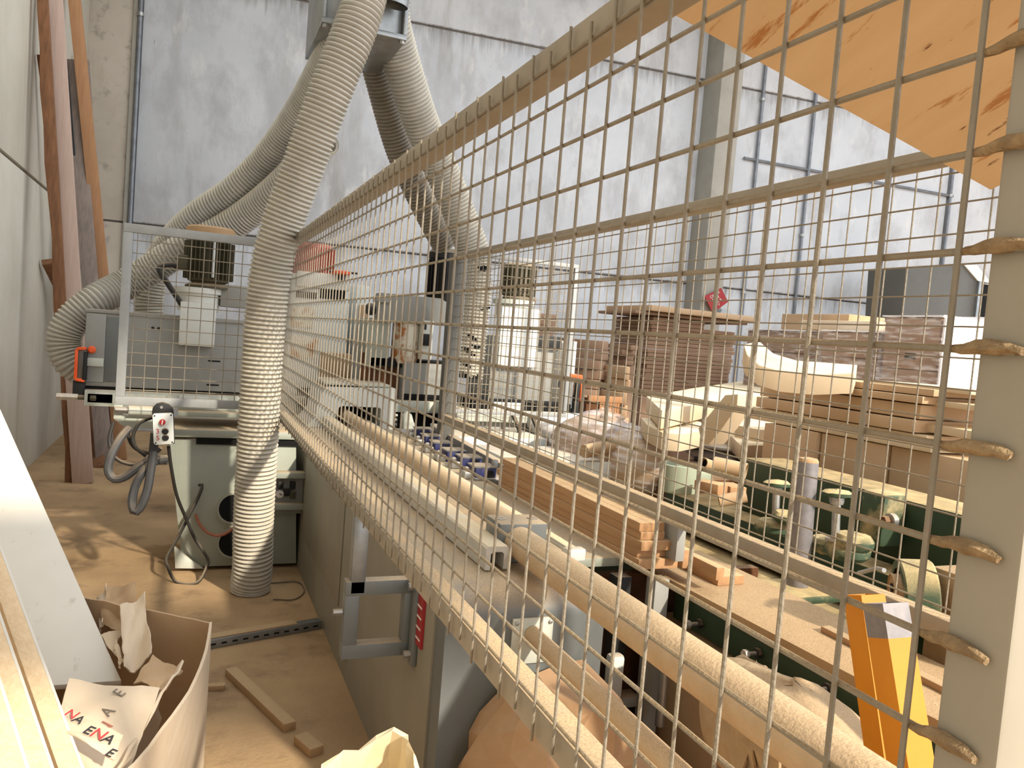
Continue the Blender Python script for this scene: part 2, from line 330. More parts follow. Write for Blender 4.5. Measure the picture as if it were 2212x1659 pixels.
# ------------------------------------------------------------------ the room
struct(MB().box((-1.4,-9,-.2),(20,10.6,0)).build('floor','floor'))
wl = bpy.data.objects.new('wall_left', None); C.objects.link(wl); wl.location = (-1.27, 3.5, 0); struct(wl)
MB().box((-1.35,-6,0),(-1.215,9.95,6.5)).build('joint','joint',wl)
for z0, z1 in ((0,2.325),(2.35,5.09),(5.115,6.5)):
    for y0, y1 in ((-6,-1.7),(-1.688,3.3),(3.312,9.97)):
        MB().box((-1.3,y0,z0),(-1.19,y1,z1)).build('panel','conc_left',wl,.006)
struct(MB().box((-1.35,-6.2,0),(.2,-6,6.5)).build('added_front_wall','conc_left'))  # added unseen wall, keeps light off the sides facing left
wb = bpy.data.objects.new('wall_back', None); C.objects.link(wb); wb.location = (6, 9.5, 0); struct(wb)
WY = lambda x: 9.85-.085*x
def wallbox(mb, x0, x1, z0, z1, d0, d1):
    return mb.hexa([(x0,WY(x0)+d0,z0),(x1,WY(x1)+d0,z0),(x1,WY(x1)+d1,z0),(x0,WY(x0)+d1,z0),(x0,WY(x0)+d0,z1),(x1,WY(x1)+d0,z1),(x1,WY(x1)+d1,z1),(x0,WY(x0)+d1,z1)])
wallbox(MB(),-1.35,19,0,6.5,.03,.2).build('joint','joint',wb)
for x0, x1, mm in ((-1.25,-.715,'conc_brown'),(-.66,6.5,'conc'),(6.52,10.62,'conc'),(10.66,14.9,'conc'),(14.92,19,'conc')):
    for z0, z1 in ((0,2.325),(2.345,5.09),(5.115,6.5)):
        wallbox(MB(),x0,x1,z0,z1,0,.12).build('panel',mm,wb,.008)
struct(MB().box((-1.4,-3.75,6.5),(4.5,10.6,6.7)).build('ceiling_sunblock','roof'))  # unseen roof, front edge set to keep sun off the left head
struct(MB().box((4.5,-1.8,6.5),(20,10.6,6.7)).build('ceiling_sunblock','roof'))  # unseen roof, edge set further back so the right pallets stay sunlit
struct(MB().box((-1.4,-2.1,3.2),(2.3,-1.2,3.45)).build('ceiling_sunblock','roof'))  # unseen beam behind the camera, placed and sized to block the sun
struct(wallbox(MB(),-.755,-.718,0,6.5,-.03,.02).build('trim_1','column'))
col = MB().box((6.3,8.93,0),(6.64,9.45,6.5)).build('concrete_column','column',None,.012); tag(col,'square grey concrete column standing against the back wall','column')
def conduit(x, z1, label, clips):
    t = thing('wall_conduit',label,'pipe',(x,WY(x)-.04,0))
    MB().rod((x,WY(x)-.04,0),(x,WY(x)-.04,z1),.024,10).build('pipe','zn_pipe',t)
    for z in clips: MB().lathe([(.026,-.02),(.036,-.02),(.036,.02),(.026,.02)],(x,WY(x)-.04,z),n=12).build('clip','steel',t)
conduit(-.685,6.4,'thin grey steel conduit in the joint beside the leaning lumber',(1.9,4.6))
conduit(7.2,6.3,'dark vertical conduit on the back wall just right of the concrete column',(2.3,4.98))
conduit(8.06,6.3,'dark vertical conduit second to the right of the concrete column',(3.2,))
conduit(10.64,6.3,'pale vertical conduit on the back wall above the wrapped pallets',(4.1,))
rod = MB().rod((7.0,WY(7.0)-.03,4.15),(10.7,WY(10.7)-.03,4.1),.02,8).build('tie_rod','zn_pipe'); tag(rod,'thin dark horizontal rod across the upper back wall','rod')

# ------------------------------------------------------------------ near mesh fence
S6 = .06; FX = .4361; FY0, FZ0 = .353, 1.7751
fen = thing('mesh_fence','long near wire mesh safety fence with dusty bottom rail','fence',(.46,2.2,0))
MB().box((.4415,.297,1.770),(.4815,4.21,1.811)).build('top_rail','rail',fen,.003)
MB().box((.4415,.297,.884),(.4815,4.21,.925)).build('bottom_rail','rail',fen,.003)
MB().box((.4415,.297,.0),(.4815,.338,1.815)).build('post','post',fen,.003)
for y in (4.205,):
    MB().box((.4445,y,1.773),(.4785,y+.012,1.808)).build('end_cap','dark',fen); MB().box((.4445,y,.887),(.4785,y+.012,.922)).build('end_cap','dark',fen)
w0 = MB().rod((FX-.0022,FY0,.897),(FX-.0022,FY0,1.804),.0021,7).build('wire','wire',fen)
for i in range(1,64):
    c = like(w0,fen,(0,i*S6,(-.010 if i%2 else .002)+rnd.uniform(-.002,.002)))
h0 = MB().rod((FX+.002,.312,FZ0),(FX+.002,4.205,FZ0),.0025,7).build('wire','wire',fen)
for k in range(1,15): like(h0,fen,(0,0,-k*S6))
for k in range(2,14):
    pts = [(FX+.001,.307+.0075*i,FZ0-k*S6+(.0018 if 0<i<5 else 0)) for i in range(7)]
    MB().tube(pts,[.0024,.0036,.0046,.0050,.0042,.0034,.0024],9).build('weld','weld',fen,jit=.0006)
MB().box((.445,2.13,.66),(.485,2.17,.9)).build('support_bar','galv',fen,.002)
# bracket that carries the fence
br = thing('fence_bracket','square steel tube bracket bolted to the machine side under the fence','bracket',(.53,2.15,.5))
fb = MB(); fb.box((.432,2.13,.655),(.634,2.17,.695)); fb.box((.432,2.13,.475),(.634,2.17,.515)); fb.box((.432,2.13,.5151),(.472,2.17,.6549)); fb.box((.6,2.13,.5151),(.634,2.17,.6549))
fb.build('frame','mach_bl',br,.002)
MB().box((.618,2.08,.46),(.633,2.12,.71)).build('flange','mach_bl',br,.002)
for z in (.49,.685): MB().rod((.634,2.10,z),(.60,2.10,z),.011,6).build('bolt','steel',br)
MB().rod((.431,2.15,.605),(.405,2.15,.605),.009,8).build('bolt','steel',br)

# guard panel across the far end
def guard(name, label, x0, x1, y, z0, z1, fw, phase, m='guard'):
    g = thing(name,label,'fence',((x0+x1)/2,y,z0))
    MB().box((x0,y,z1-fw),(x1,y+.03,z1)).build('top_rail',m,g,.003); MB().box((x0,y,z0),(x1,y+.03,z0+fw)).build('bottom_rail',m,g,.003)
    MB().box((x0,y,z0+fw),(x0+fw,y+.03,z1-fw)).build('side_rail',m,g,.003); MB().box((x1-fw,y,z0+fw),(x1,y+.03,z1-fw)).build('side_rail',m,g,.003)
    n = int((x1-x0-fw*2)/S6)+1; xs = [x0+fw+phase+i*S6 for i in range(n) if x0+fw+phase+i*S6 < x1-fw-.01]
    a = MB().rod((xs[0],y+.011,z0+.01),(xs[0],y+.011,z1-.01),.0024,6).build('wire','wire',g)
    for x in xs[1:]: like(a,g,(x-xs[0],0,0))
    zs = [z1-fw-.035-i*S6 for i in range(40) if z1-fw-.035-i*S6 > z0+fw+.01]
    b = MB().rod((x0+.01,y+.016,zs[0]),(x1-.01,y+.016,zs[0]),.0024,6).build('wire','wire',g)
    for z in zs[1:]: like(b,g,(0,0,z-zs[0]))
    return g
guard('mesh_guard','square grey framed mesh guard in front of the left machine head',-.318,.435,4.222,.925,1.797,.042,.02)
g2 = guard('mesh_guard','fine mesh guard panel in front of the torn hose and right machine head',1.465,2.22,4.46,.925,1.885,.024,.02,'guard')

# far mesh fence
F2 = 1.4105; f2 = thing('mesh_fence','far mesh fence beyond the plank stack with beige top rail','fence',(1.39,2.5,0))
MB().box((1.3695,.8,1.816),(1.4075,4.38,1.850)).build('top_rail','rail',f2,.003)
MB().box((1.3695,.8,.888),(1.4095,4.38,.926)).build('bottom_rail','rail',f2,.003)
MB().box((1.3695,4.3805,.0),(1.4595,4.44,1.852)).build('post','duct',f2,.003)
MB().box((1.3695,.76,.0),(1.4095,.7995,1.852)).build('post','rail',f2,.003)
yp = at(2029,408,X=F2).y
ys = sorted([yp+i*S6 for i in range(-6,60) if .81 < yp+i*S6 < 4.37])
a = MB().rod((F2+.0022,ys[0],.895),(F2+.0022,ys[0],1.845),.0019,6).build('wire','wire',f2)
for y in ys[1:]: like(a,f2,(0,y-ys[0],0))
b = MB().rod((F2-.0,.8,1.865-.03),(F2-.0,4.38,1.865-.03),.002,6).build('wire','wire',f2)
for k in range(1,16): like(b,f2,(0,0,1.803-1.835-(k-1)*.062))
MB().box((1.375,1.955,.772),(1.405,2.03,.888)).build('leg','mach2',f2,.002)

# ------------------------------------------------------------------ extraction duct and hoses
du = thing('duct_manifold','sheet metal duct manifold overhead with the extraction hoses','duct',(.70,4.1,2.80))
p = MB(); za = at(700,48,Y=3.9).z; xa, xb = at(696,40,Y=3.9).x, at(882,40,Y=3.9).x
p.box((xa,3.9,za),(xb,4.5,za+.025)); p.box((xa,3.9,za+.0251),(xa+.02,4.5,3.6)); p.box((xb-.02,3.9,za+.0251),(xb,4.5,3.6)); p.box((xa+.0201,3.94,za+.0251),(xb-.0201,3.96,3.6)); p.box((xa+.0201,4.48,za+.0251),(xb-.0201,4.5,3.6))
p.build('hood','galv',du,.003)
for x in (xa+.02,xb-.02): MB().rod((x,3.92,za-.016),(x,3.92,za-.0001),.014,8).build('bolt','steel',du)
c = at(853,2,Y=3.84); MB().lathe([(.066,-.02),(.066,.13),(.06,.13),(.06,-.02)],c,(.1,-.1,1),24,False).build('stub_pipe','galv',du)
MB().lathe([(.0595,0),(.0595,.01)],c+Vector((0,0,.09)),(.1,-.1,1),24).build('stub_dark_inside','hole',du)  # black disc painting the dark inside of the stub pipe

def hose(name, label, pts, r, m, pitch=.0215, amp=.0068, group='extraction hoses under the duct manifold', tear=False):
    t = thing(name,label,'hose',pts[-1],group)
    c = spline(pts,pitch/6); d0 = (c[1]-c[0]).normalized(); u = d0.cross(Vector((0,1,0))).normalized(); rings = []
    prof = (1, .75, -.1, -1, -.1, .75)
    for i, q in enumerate(c):
        tn = (c[min(i+1,len(c)-1)]-c[max(i-1,0)]).normalized(); u = (u-tn*u.dot(tn)).normalized(); wv = tn.cross(u)
        k = r+amp*prof[i % 6]; rings.append([q+(u*math.cos(2*math.pi*a/30)+wv*math.sin(2*math.pi*a/30))*k for a in range(30)])
    b = MB(); b.rings(rings,False)
    if tear:                                             # ragged rips through the wall and a frayed mouth
        n = len(c); rr = random.Random(12); keep = []
        camd = (Vector((0,0,HC))-c[-60]).normalized()
        for f in b.f:
            m_ = sum((Vector(b.v[q]) for q in f),Vector())/4; i = f[0]//30; rad = (m_-c[min(i,n-1)]).normalized().dot(camd); side = (m_-c[min(i,n-1)]).dot(_r)/r
            rip = False
            for i0, h_, s0, s1 in ((n-196,5,.1,.95),(n-128,3,.5,1.1),(n-74,4,-.1,.45),(n-62,3,.0,.9),(n-48,5,-.5,.5),(n-36,3,.1,1.1),(n-24,4,-.9,.3)):
                if abs(i-i0-6*math.sin(3*side)) < h_*(1-abs((side-(s0+s1)/2)/((s1-s0)/2))**2) and rad > .05: rip = True
            if i > n-14 and rad > 0 and side < .8 and (i-(n-14)) > 5+6*math.sin(5*side): rip = True
            if not rip: keep.append(f)
        b.f = keep
    b.build('hose_wall',m,t)
    sl = range(0,len(c),3) if tear else range(len(c)-12,len(c))
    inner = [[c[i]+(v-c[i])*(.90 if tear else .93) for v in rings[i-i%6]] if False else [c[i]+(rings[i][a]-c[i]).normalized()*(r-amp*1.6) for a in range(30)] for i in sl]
    n = MB(); n.rings(inner,True).build('dark_hose_inside','hole',t)  # black inner tube painting the dark seen through rips and mouth
    return t
A = lambda L: [at(u,v,Y=y) for u,v,y in L]
hose('extraction_hose','long corrugated grey hose hanging in front down to the sawdust floor',
     A([(805,-90,3.78),(778,30,3.74),(715,195,3.78),(650,375,3.87),(606,500,3.93),(583,600,3.97),(568,750,4.0),(557,950,4.03),(548,1120,4.08)])+[at(546,1215,Y=4.11),Vector((.352,4.14,.045)),Vector((.352,4.145,.003))],.0925,'hose')
hose('extraction_hose','grey hose arching left behind the front hose to the motor',
     A([(790,-60,3.95),(745,60,4.1),(700,150,4.35),(640,255,4.7),(575,345,4.95),(505,413,5.1),(430,465,5.25),(375,518,5.4),(338,575,5.52),(322,640,5.55),(322,690,5.55)]),.083,'hose')
hose('extraction_hose','grey hose curling round the left end of the spindle housing',
     A([(700,300,4.5),(650,360,4.7),(600,410,4.85),(545,455,5.0),(480,498,5.1),(389,542,5.15),(316,588,5.2),(265,618,5.2),(206,650,5.12),(158,690,5.1),(138,735,5.1),(152,780,5.1),(190,808,5.12)]),.087,'hose')
hose('extraction_hose','pale torn corrugated hose dropping behind the far mesh fence',
     A([(850,-60,4.15),(843,30,4.2),(860,110,4.3),(886,195,4.4),(912,270,4.5),(944,345,4.6),(976,420,4.65),(1003,490,4.68),(1022,545,4.7),(1028,605,4.7),(1022,680,4.7),(1014,750,4.7),(1008,816,4.7)]),.097,'hose',tear=True)
hose('extraction_hose','darker brown hose left of the torn pale hose',
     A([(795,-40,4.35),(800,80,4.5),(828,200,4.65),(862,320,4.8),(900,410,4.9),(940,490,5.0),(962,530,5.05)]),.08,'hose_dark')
# ------------------------------------------------------------------ feed table with its rails
B = lambda mb, *a, **k: mb.box(*a, **k)
tb = thing('feed_table','long grey feed table body with sawdust-covered top','machine',(.86,3.3,0))
# body with rounded near end and left shoulder
prof = [(.634,0),(.634,.70)]+[(.634+.04*(1-math.cos(a)),.70+.04*math.sin(a)) for a in (R(20),R(40),R(60),R(90))]+[(1.10,.74),(1.10,0)]
MB().prism([(x,1.95,z) for x, z in prof],(0,4.1,0)).build('body','mach_tb',tb)
fr = [(1.95,0),(1.87,0),(1.87,.66)]+[(1.87+.08*(1-math.cos(a)),.66+.08*math.sin(a)) for a in (R(15),R(35),R(55),R(75))]+[(1.9499,.74)]
MB().prism([(.64,y,z) for y, z in fr],(.46,0,0)).build('front_cover','mach_bl',tb)
MB().box((1.1001,2.12,.712),(1.30,6.05,.741)).build('side_table','mach',tb,.004)
MB().box((1.16,2.3,.60),(1.24,5.9,.7119)).build('side_beam','mach2',tb)
MB().box((.629,3.25,.22),(.6335,4.42,.66)).build('access_door','mach_tb',tb,.002)
MB().box((.626,2.03,.53),(.6335,2.155,.675)).build('warning_plate','signred',tb)
for i in range(4): MB().box((.6245,2.04,.548+i*.03),(.6259,2.145,.553+i*.03)).build('printed_line','ink_w',tb)
e = MB(); e.rod((.634,3.02,.10),(.615,3.02,.10),.012,8); e.rod((.634,3.02,.17),(.615,3.02,.17),.012,8); e.rod((.617,3.02,.10),(.617,3.02,.17),.008,8); e.build('lifting_eye','steel',tb)
pc = at(1153,1385,Y=1.85)
MB().box((pc.x-.058,1.862,pc.z-.066),(pc.x+.06,1.8699,pc.z+.058)).build('socket_plate','mach_lt',tb,.002)
for dx in (-.048,.05):
    for dz in (-.054,.046): MB().lathe([(.0055,0),(.0055,.004),(.003,.0055)],(pc.x+dx,1.862,pc.z+dz),(0,-1,0),10).build('screw','steel',tb)

be = MB()
ub = [(.797,.745),(.797,.806),(.803,.812),(.862,.812),(.866,.806),(.866,.747),(.852,.747),(.852,.79),(.846,.796),(.818,.796),(.812,.79),(.812,.745)]
be.prism([(x,2.03,z) for x, z in ub],(0,3.35,0)); fence_rail = be.build('guide_channel','alu',None); tag(fence_rail,'straight aluminium guide channel running along the dusty feed table','rail')
sh = thing('roller_shaft','long tan roller shaft behind the aluminium channel held in a grey bearing block','shaft',(.95,3.4,.74))
MB().rod((.953,2.20,.822),(.953,5.4,.822),.0325,20).build('shaft','tube',sh)
bb = MB(); bb.box((.862,2.10,.7415),(1.015,2.22,.858)); bb.build('bearing_block','mach_bl',sh,.006)
for x, y in ((.885,2.16),(.99,2.16)):
    MB().lathe([(.016,0),(.016,.003),(.009,.003),(.009,.001)],(x,y,.858),n=14).build('bolt','steel',sh)
nt = MB().rod((.925,.42,.803),(.925,2.098,.803),.047,28).build('dusty_tube','tube',None); tag(nt,'thick dusty tan tube running toward the viewer at the lower right','tube')
lt = MB().rod((pc.x,.35,.622),(pc.x,1.860,.622),.0225,20).build('steel_tube','tube',None); tag(lt,'thin tan tube low down, entering the socket plate of the table end','tube')
fl = thing('flat_rail','flat double rail with a white end block beside the shaft','rail',(1.08,3.6,.742))
MB().box((1.035,2.10,.742),(1.075,5.3,.775)).build('rail_strip','alu',fl,.002); MB().box((1.0751,2.07,.742),(1.105,5.3,.790)).build('rail_strip','alu',fl,.002)
MB().box((1.055,2.035,.760),(1.115,2.0699,.795)).build('end_block','mach_wh',fl,.003)

hd = thing('rail_hood','white sheet hood straddling the rails at the far table end','cover',(1.0,5.2,.742))
y = 5.02; x0, x1 = .80, 1.262
poly = [(.70,.742),(.745,.80),(.79,.985),(.81,1.0),(1.245,1.012),(1.262,.995),(1.262,.742),(1.165,.742),(1.165,.872),(1.15,.882),(.91,.882),(.895,.872),(.875,.80),(.83,.742)]
MB().prism([(a,y,b) for a, b in poly],(0,.5,0)).build('shell','mach_wh',hd)
MB().box((.75,5.45,.742),(1.2,5.5,.90)).build('hood_dark_inside','hole',hd)  # black slab painting the darkness of the hood opening
MB().box((.80,5.03,1.012),(1.22,5.48,1.03)).build('lid','mach_lt',hd,.006)
for z in (.77,.80,.83): MB().rod((1.262,5.06,z),(1.285,5.06,z),.012,8).build('bolt','steel',hd)

# brown planks stacked on the side table
L = 1.06; zt = .741
for i in range(5):
    th = (.026,.024,.028,.026,.03)[4-i]; ya = (1.99,2.01,1.985,2.0,2.005)[i]; k = 4-i
    pb = MB().box((1.272+.004*(i%2),ya,zt),(1.36+.05*(i<3)+.0,3.13+.03*(i%3),zt+th)).build('wooden_plank','plank',None,.0015)
    tag(pb,['bottom','second from the bottom','middle','second from the top','topmost'][i]+' brown plank of the stack behind the rails','plank','brown planks stacked beside the feed table')
    zt += th+.001
for j, (xa, ya, l) in enumerate(((1.42,1.98,.5),(1.455,1.86,.36))):
    o = MB().box((xa,ya,.742-j*.0),(xa+.028,ya+l,.78+.02*(1-j))).build('plank_offcut','plank',None,.0015,)
    tag(o,('short upright brown offcut behind the stub leg of the far fence','low brown offcut lying right of the stub leg of the far fence')[j],'offcut')

o = MB().box((1.50,1.93,.7005),(1.60,2.9,.728),rot=(0,0,R(2))).build('wooden_plank','plank',None,.0015); tag(o,'loose brown plank lying flat right of the stack, behind the dusty board','plank')
# clamp chain
for i, (u, v) in enumerate(((915,934),(932,949),(953,964),(980,981),(1013,996),(1042,1017))):
    q = at(u,v,Z=.775); t = thing('clamp_block',f'small blue clamp block, {["farthest","second farthest","third farthest","third nearest","second nearest","nearest"][i]} in the row behind the flat rail','clamp',(q.x,q.y,.742),'blue clamp blocks in a row')
    MB().box((q.x-.05,q.y-.05,.742),(q.x+.05,q.y+.05,.797)).build('body','blue',t,.004)
    MB().box((q.x-.056,q.y-.054,.7971),(q.x+.05,q.y+.054,.804)).build('top_plate','steel',t)
    MB().box((q.x-.10,q.y-.04,.742),(q.x-.0505,q.y+.03,.776)).build('lever','steel',t,.006)
    MB().lathe([(.014,0),(.014,.012),(.007,.018)],(q.x-.08,q.y,.776),n=8).build('bolt','steel',t)
    MB().lathe([(.02,0),(.02,.006),(.012,.006),(.012,.002)],(q.x+.018,q.y-.05,.77),(0,-1,0),14).build('ring','dark',t)
q0, q1 = at(940,920,X=1.445), at(1102,1008,X=1.445)
o = MB().bar((1.445,q0.y,q0.z-.03),(1.445,q1.y,q1.z-.03),.045,.06).build('slide_bar','mach2',None,.002); tag(o,'dusty grey bar alongside the row of blue clamps','bar')
q = at(1068,1012,Z=.79); o = thing('clamp_stop','small steel stop post on a plate at the end of the clamp row','stop',(q.x,q.y,.742))
MB().box((q.x-.11,q.y-.05,.742),(q.x+.07,q.y+.07,.752)).build('plate','steel',o,.002); MB().box((q.x-.012,q.y-.012,.752),(q.x+.012,q.y+.012,.83)).build('post','steel',o,.001)
bk = thing('bed_block','white machine bed plates with a black slot behind the clamp row','machine bed',(1.85,4.1,0))
MB().box((1.48,4.36,.60),(2.05,4.95,.80)).build('bed_plate','mach_wh',bk,.004); MB().box((1.48,3.55,.60),(2.05,4.06,.80)).build('bed_plate','mach_wh',bk,.004)
MB().box((1.50,4.061,.60),(2.03,4.359,.70)).build('slot_floor','hole',bk); MB().box((1.52,3.6,0),(2.0,4.9,.599)).build('stand','mach2',bk)

# ------------------------------------------------------------------ left machine head
Q = lambda u, v, y: at(u,v,Y=y)
hm = thing('spindle_head','grey spindle housing with motor standing behind the square mesh guard','machine',(-.1,4.95,.86))
MB().box((-.515,4.75,.962),(.30,4.985,1.355)).build('housing','mach2',hm,.006)
MB().box((-.522,4.742,1.3551),(.305,4.99,1.374)).build('lid','mach2',hm,.003)
hp = MB().box((-.513,4.742,.985),(-.418,4.7499,1.35)).build('side_cover','mach2',hm,.002)
MB().box((-.50,4.725,1.07),(-.42,4.7419,1.115)).build('hinge','mach_lt',hp,.002)
MB().lathe([(.016,0),(.02,.01),(.02,.022),(.012,.03)],(-.478,4.742,1.158),(0,-1,0),12).build('knob','orange',hp)
MB().box((-.417,4.744,.99),(-.32,4.7499,1.34)).build('cover_plate','mach_bl',hm,.002)
for x in (-.19,-.16): MB().lathe([(.009,0),(.009,.006)],(x,4.75,1.295),(0,-1,0),8).build('screw','dark',hm)
for z in (1.13,.995): MB().box((.10,4.7485,z),(.165,4.7499,z+.008)).build('slot','hole',hm)
a, b = Q(385,745,4.66), Q(468,657,4.66); MB().box((a.x,4.66,a.z),(b.x,4.7498,b.z)).build('front_plate','mach_wh',hm,.004)
c = Q(428,660,4.72); t0 = Q(428,626,4.72).z
MB().lathe([(.105,b.z-.05),(.112,b.z+.0),(.112,t0-.02),(.13,t0-.018),(.13,t0+.012)],(c.x,4.80,0),n=28).build('motor_pedestal','mach_wh',hm)
a, b = Q(475,662,4.74), Q(522,618,4.74); MB().box((a.x,4.74,a.z),(b.x+.04,4.90,b.z)).build('junction_box','mach2',hm,.008)
mo = thing('electric_motor','olive ribbed electric motor upright on the spindle head','motor',(c.x+.03,4.80,t0+.012))
mx, m0, m1 = c.x+.045, t0+.013, Q(428,518,4.8).z
MB().lathe([(.12,m0),(.12,m0+.012),(.085,m0+.03),(.108,m0+.04),(.108,m1),(.09,m1+.012)],(mx,4.80,0),n=32).build('stator','motor',mo)
for i in range(32):
    an = 2*math.pi*i/32; d = Vector((math.cos(an),math.sin(an),0)); p0 = Vector((mx,4.8,0))+d*.118
    MB().bar(p0+Vector((0,0,m0+.05)),p0+Vector((0,0,m1-.01)),.005,.03,up=d).build('fin','motor',mo)
MB().lathe([(.125,m1+.012),(.13,m1+.02),(.13,m1+.065),(.118,m1+.075)],(mx,4.80,0),n=32).build('fan_cover','card',mo)
MB().box((mx-.165,4.73,m0+.09),(mx-.10,4.81,m0+.17)).build('terminal_box','motor',mo,.006)
pth = spline([(mx-.14,4.77,m0+.10),(mx-.20,4.72,m0+.11),(mx-.25,4.70,m0+.08),(mx-.20,4.69,m0-.0),(mx-.13,4.69,m0-.10),(mx-.10,4.70,m0-.16)],.012)
MB().tube(pth,.015,10).build('supply_cable','cable_b',mo)
MB().rod((mx+.02,4.675,m0+.06),(mx+.02,4.675,m1-.0),.009,8).build('conduit','steel',mo)
# orange gauge, rods
gg = thing('hand_gauge','orange rimmed gauge handle at the left end of the spindle head','gauge',(-.56,4.7,.94))
a, b = Q(162,822,4.7), Q(184,751,4.7); xa, xb, za, zb = a.x, b.x+.005, a.z, b.z
MB().box((xa-.004,4.715,za),(xb,4.745,zb)).build('case','glass',gg,.008)
for (p, q2) in (((xa,za+.008),(xa,zb-.012)),((xa,zb-.008),(xb,zb-.004)),((xa,za+.006),(xb,za+.0))):
    MB().bar((p[0],4.71,p[1]),(q2[0],4.71,q2[1]),.016,.018,up=(0,1,0)).build('rim','orange',gg,.003)
MB().box((xb-.012,4.70,za+.004),(xb+.006,4.745,zb-.02)).build('edge','dark',gg,.002)
MB().box((xa-.012,4.72,za-.085),(xa+.045,4.76,za-.0005)).build('bracket','dark',gg,.003)
ra, rb = Q(122,856,4.72), Q(240,860,4.72)
rd = thing('clamping_rod','thick steel rod with hexagonal end sticking out left under the spindle head','rod',(ra.x+.2,4.72,ra.z))
MB().rod((ra.x,4.72,ra.z),(ra.x+.10,4.72,ra.z),.02,6).build('hex_end','steel',rd); MB().rod((ra.x+.1,4.72,ra.z),(ra.x+.21,4.72,ra.z-.002),.013,10).build('thread','motor',rd)
MB().lathe([(.02,0),(.026,.004),(.026,.03),(.02,.034)],(ra.x+.155,4.72,ra.z),(1,0,0),8).build('nut','motor',rd)
MB().box((ra.x+.145,4.70,ra.z-.025),(rb.x+.01,4.74,ra.z+.025)).build('flat_bar','galv',rd,.002)
# bed of the left machine
bd = thing('machine_bed','grey machine bed carrying the left spindle head','machine bed',(0,4.85,.8))
MB().box((-.52,4.76,.945),(.42,5.0,.9615)).build('dark_slide_gap','hole',bd); MB().box((-.50,4.70,.86),(.50,5.0,.9449)).build('slideway','mach_lt',bd,.004)  # black box painting the dark gap under the housing
for x in (.04,-.1): MB().box((x,4.69,.90),(x+.08,4.6999,.935)).build('cover_strip','mach_lt',bd,.002)
MB().box((-.04,4.685,.875),(.12,4.6999,.94)).build('scraper','mach_wh',bd,.003)
MB().box((-.04,4.58,.835),(.52,4.80,.8599)).build('carriage','mach',bd,.003)
ar = thing('pneumatic_arm','light grey bracket with a small pneumatic cylinder under the mesh guard','bracket',(-.2,4.5,.8))
z = Q(300,887,4.45).z
MB().rod((Q(278,887,4.45).x,4.45,z),(Q(332,885,4.45).x,4.45,z),.026,16).build('cylinder','mach_lt',ar); MB().rod((Q(248,892,4.45).x,4.45,z),(Q(279,890,4.45).x,4.45,z),.017,10).build('cylinder_rod','steel',ar)
pl = [Q(245,905,4.47),Q(247,897,4.47),Q(370,902,4.47),Q(372,926,4.47),Q(290,926,4.47),Q(262,918,4.47)]
MB().prism(pl,(0,.08,0)).build('plate','mach_lt',ar,.003); MB().box((pl[0].x,4.465,z-.05),(pl[0].x+.04,4.555,z+.035)).build('lug','mach_lt',ar,.003)
# stand
cb = thing('machine_stand','grey green sheet metal stand with round holes under the left machine','machine',(.3,4.8,0))
y = 4.53; pts = [Q(364,948,y),Q(394,1226,y),Q(640,1217,y),Q(640,944,y)]
MB().prism(pts,(0,.55,0)).build('cabinet','mach',cb,.004)
MB().box((pts[0].x-.03,4.50,.735),(.634,5.05,.775)).build('top_plate','mach',cb,.004)
MB().box((.06,4.515,.697),(.60,4.5299,.7349)).build('slot','hole',cb)
for u, v in ((505,1098),(505,1172)):
    q = Q(u,v,4.528); MB().lathe([(.088,0),(.088,.012),(.078,.012),(.078,.002)],(q.x,4.5299,q.z),(0,-1,0),30).build('hole_rim','mach',cb); MB().lathe([(.0775,0),(.0775,.004)],(q.x,4.5299,q.z),(0,-1,0),30).build('round_hole','hole',cb)
ft = MB().prism([Q(376,1180,4.50),Q(378,1228,4.50),Q(440,1229,4.50),Q(400,1200,4.50)],(0,.028,0)).build('foot','mach_lt',cb,.003)
vp = thing('valve_panel','air service panel with round gauge in the corner by the feed table','panel',(.55,4.45,.4))
x0 = Q(592,1060,4.47).x
MB().box((x0,4.505,Q(600,1110,4.5).z),(.632,4.5279,Q(600,1018,4.5).z)).build('back_plate','mach2',vp)
for v in (1026,1094): zz = Q(620,v,4.45).z; MB().box((x0,4.44,zz-.018),(.632,4.5049,zz+.014)).build('bar','mach',vp,.002)
zc = Q(605,1070,4.46).z
MB().lathe([(.022,0),(.022,.012),(.019,.014)],(x0+.035,4.4999,zc),(0,-1,0),20).build('gauge','ink_w',vp); MB().box((x0+.03,4.483,zc-.002),(x0+.046,4.4855,zc+.002),rot=(0,.5,0)).build('needle','hole',vp)
for dx, dz, mm in ((.02,.05,'dark'),(.085,.05,'dark'),(.09,-.005,'motor'),(.055,.01,'dark')): MB().box((x0+dx,4.48,zc+dz-.02),(x0+dx+.03,4.5049,zc+dz+.022)).build('valve',mm,vp,.003)

# control box with cables
bx = thing('control_box','white push button box with red knob hanging from the mesh guard','control box',(-.08,4.2,.6))
cc = Q(353,926,4.19); ca, cd = Q(330,900,4.19), Q(378,955,4.19); rt = R(5)
ex = Vector((math.cos(rt),0,math.sin(rt)))*1; ez = Vector((-math.sin(rt),0,math.cos(rt)))
def loc2(a, b, y): return Vector((cc.x,y,cc.z))+ex*a+ez*b
hw, hh = .048, .079
pt = lambda w, h, c: [loc2(-w+c,-h,4.19),loc2(w-c,-h,4.19),loc2(w,-h+c,4.19),loc2(w,h-c,4.19),loc2(w-c,h,4.19),loc2(-w+c,h,4.19),loc2(-w,h-c,4.19),loc2(-w,-h+c,4.19)]
MB().prism([p+Vector((0,.001,0)) for p in pt(hw,hh,.004)],(0,.05,0)).build('case','dark',bx)
MB().prism([p-Vector((0,.006,0)) for p in pt(hw-.002,hh-.002,.008)],(0,.0065,0)).build('front_plate','mach_wh',bx,.001)
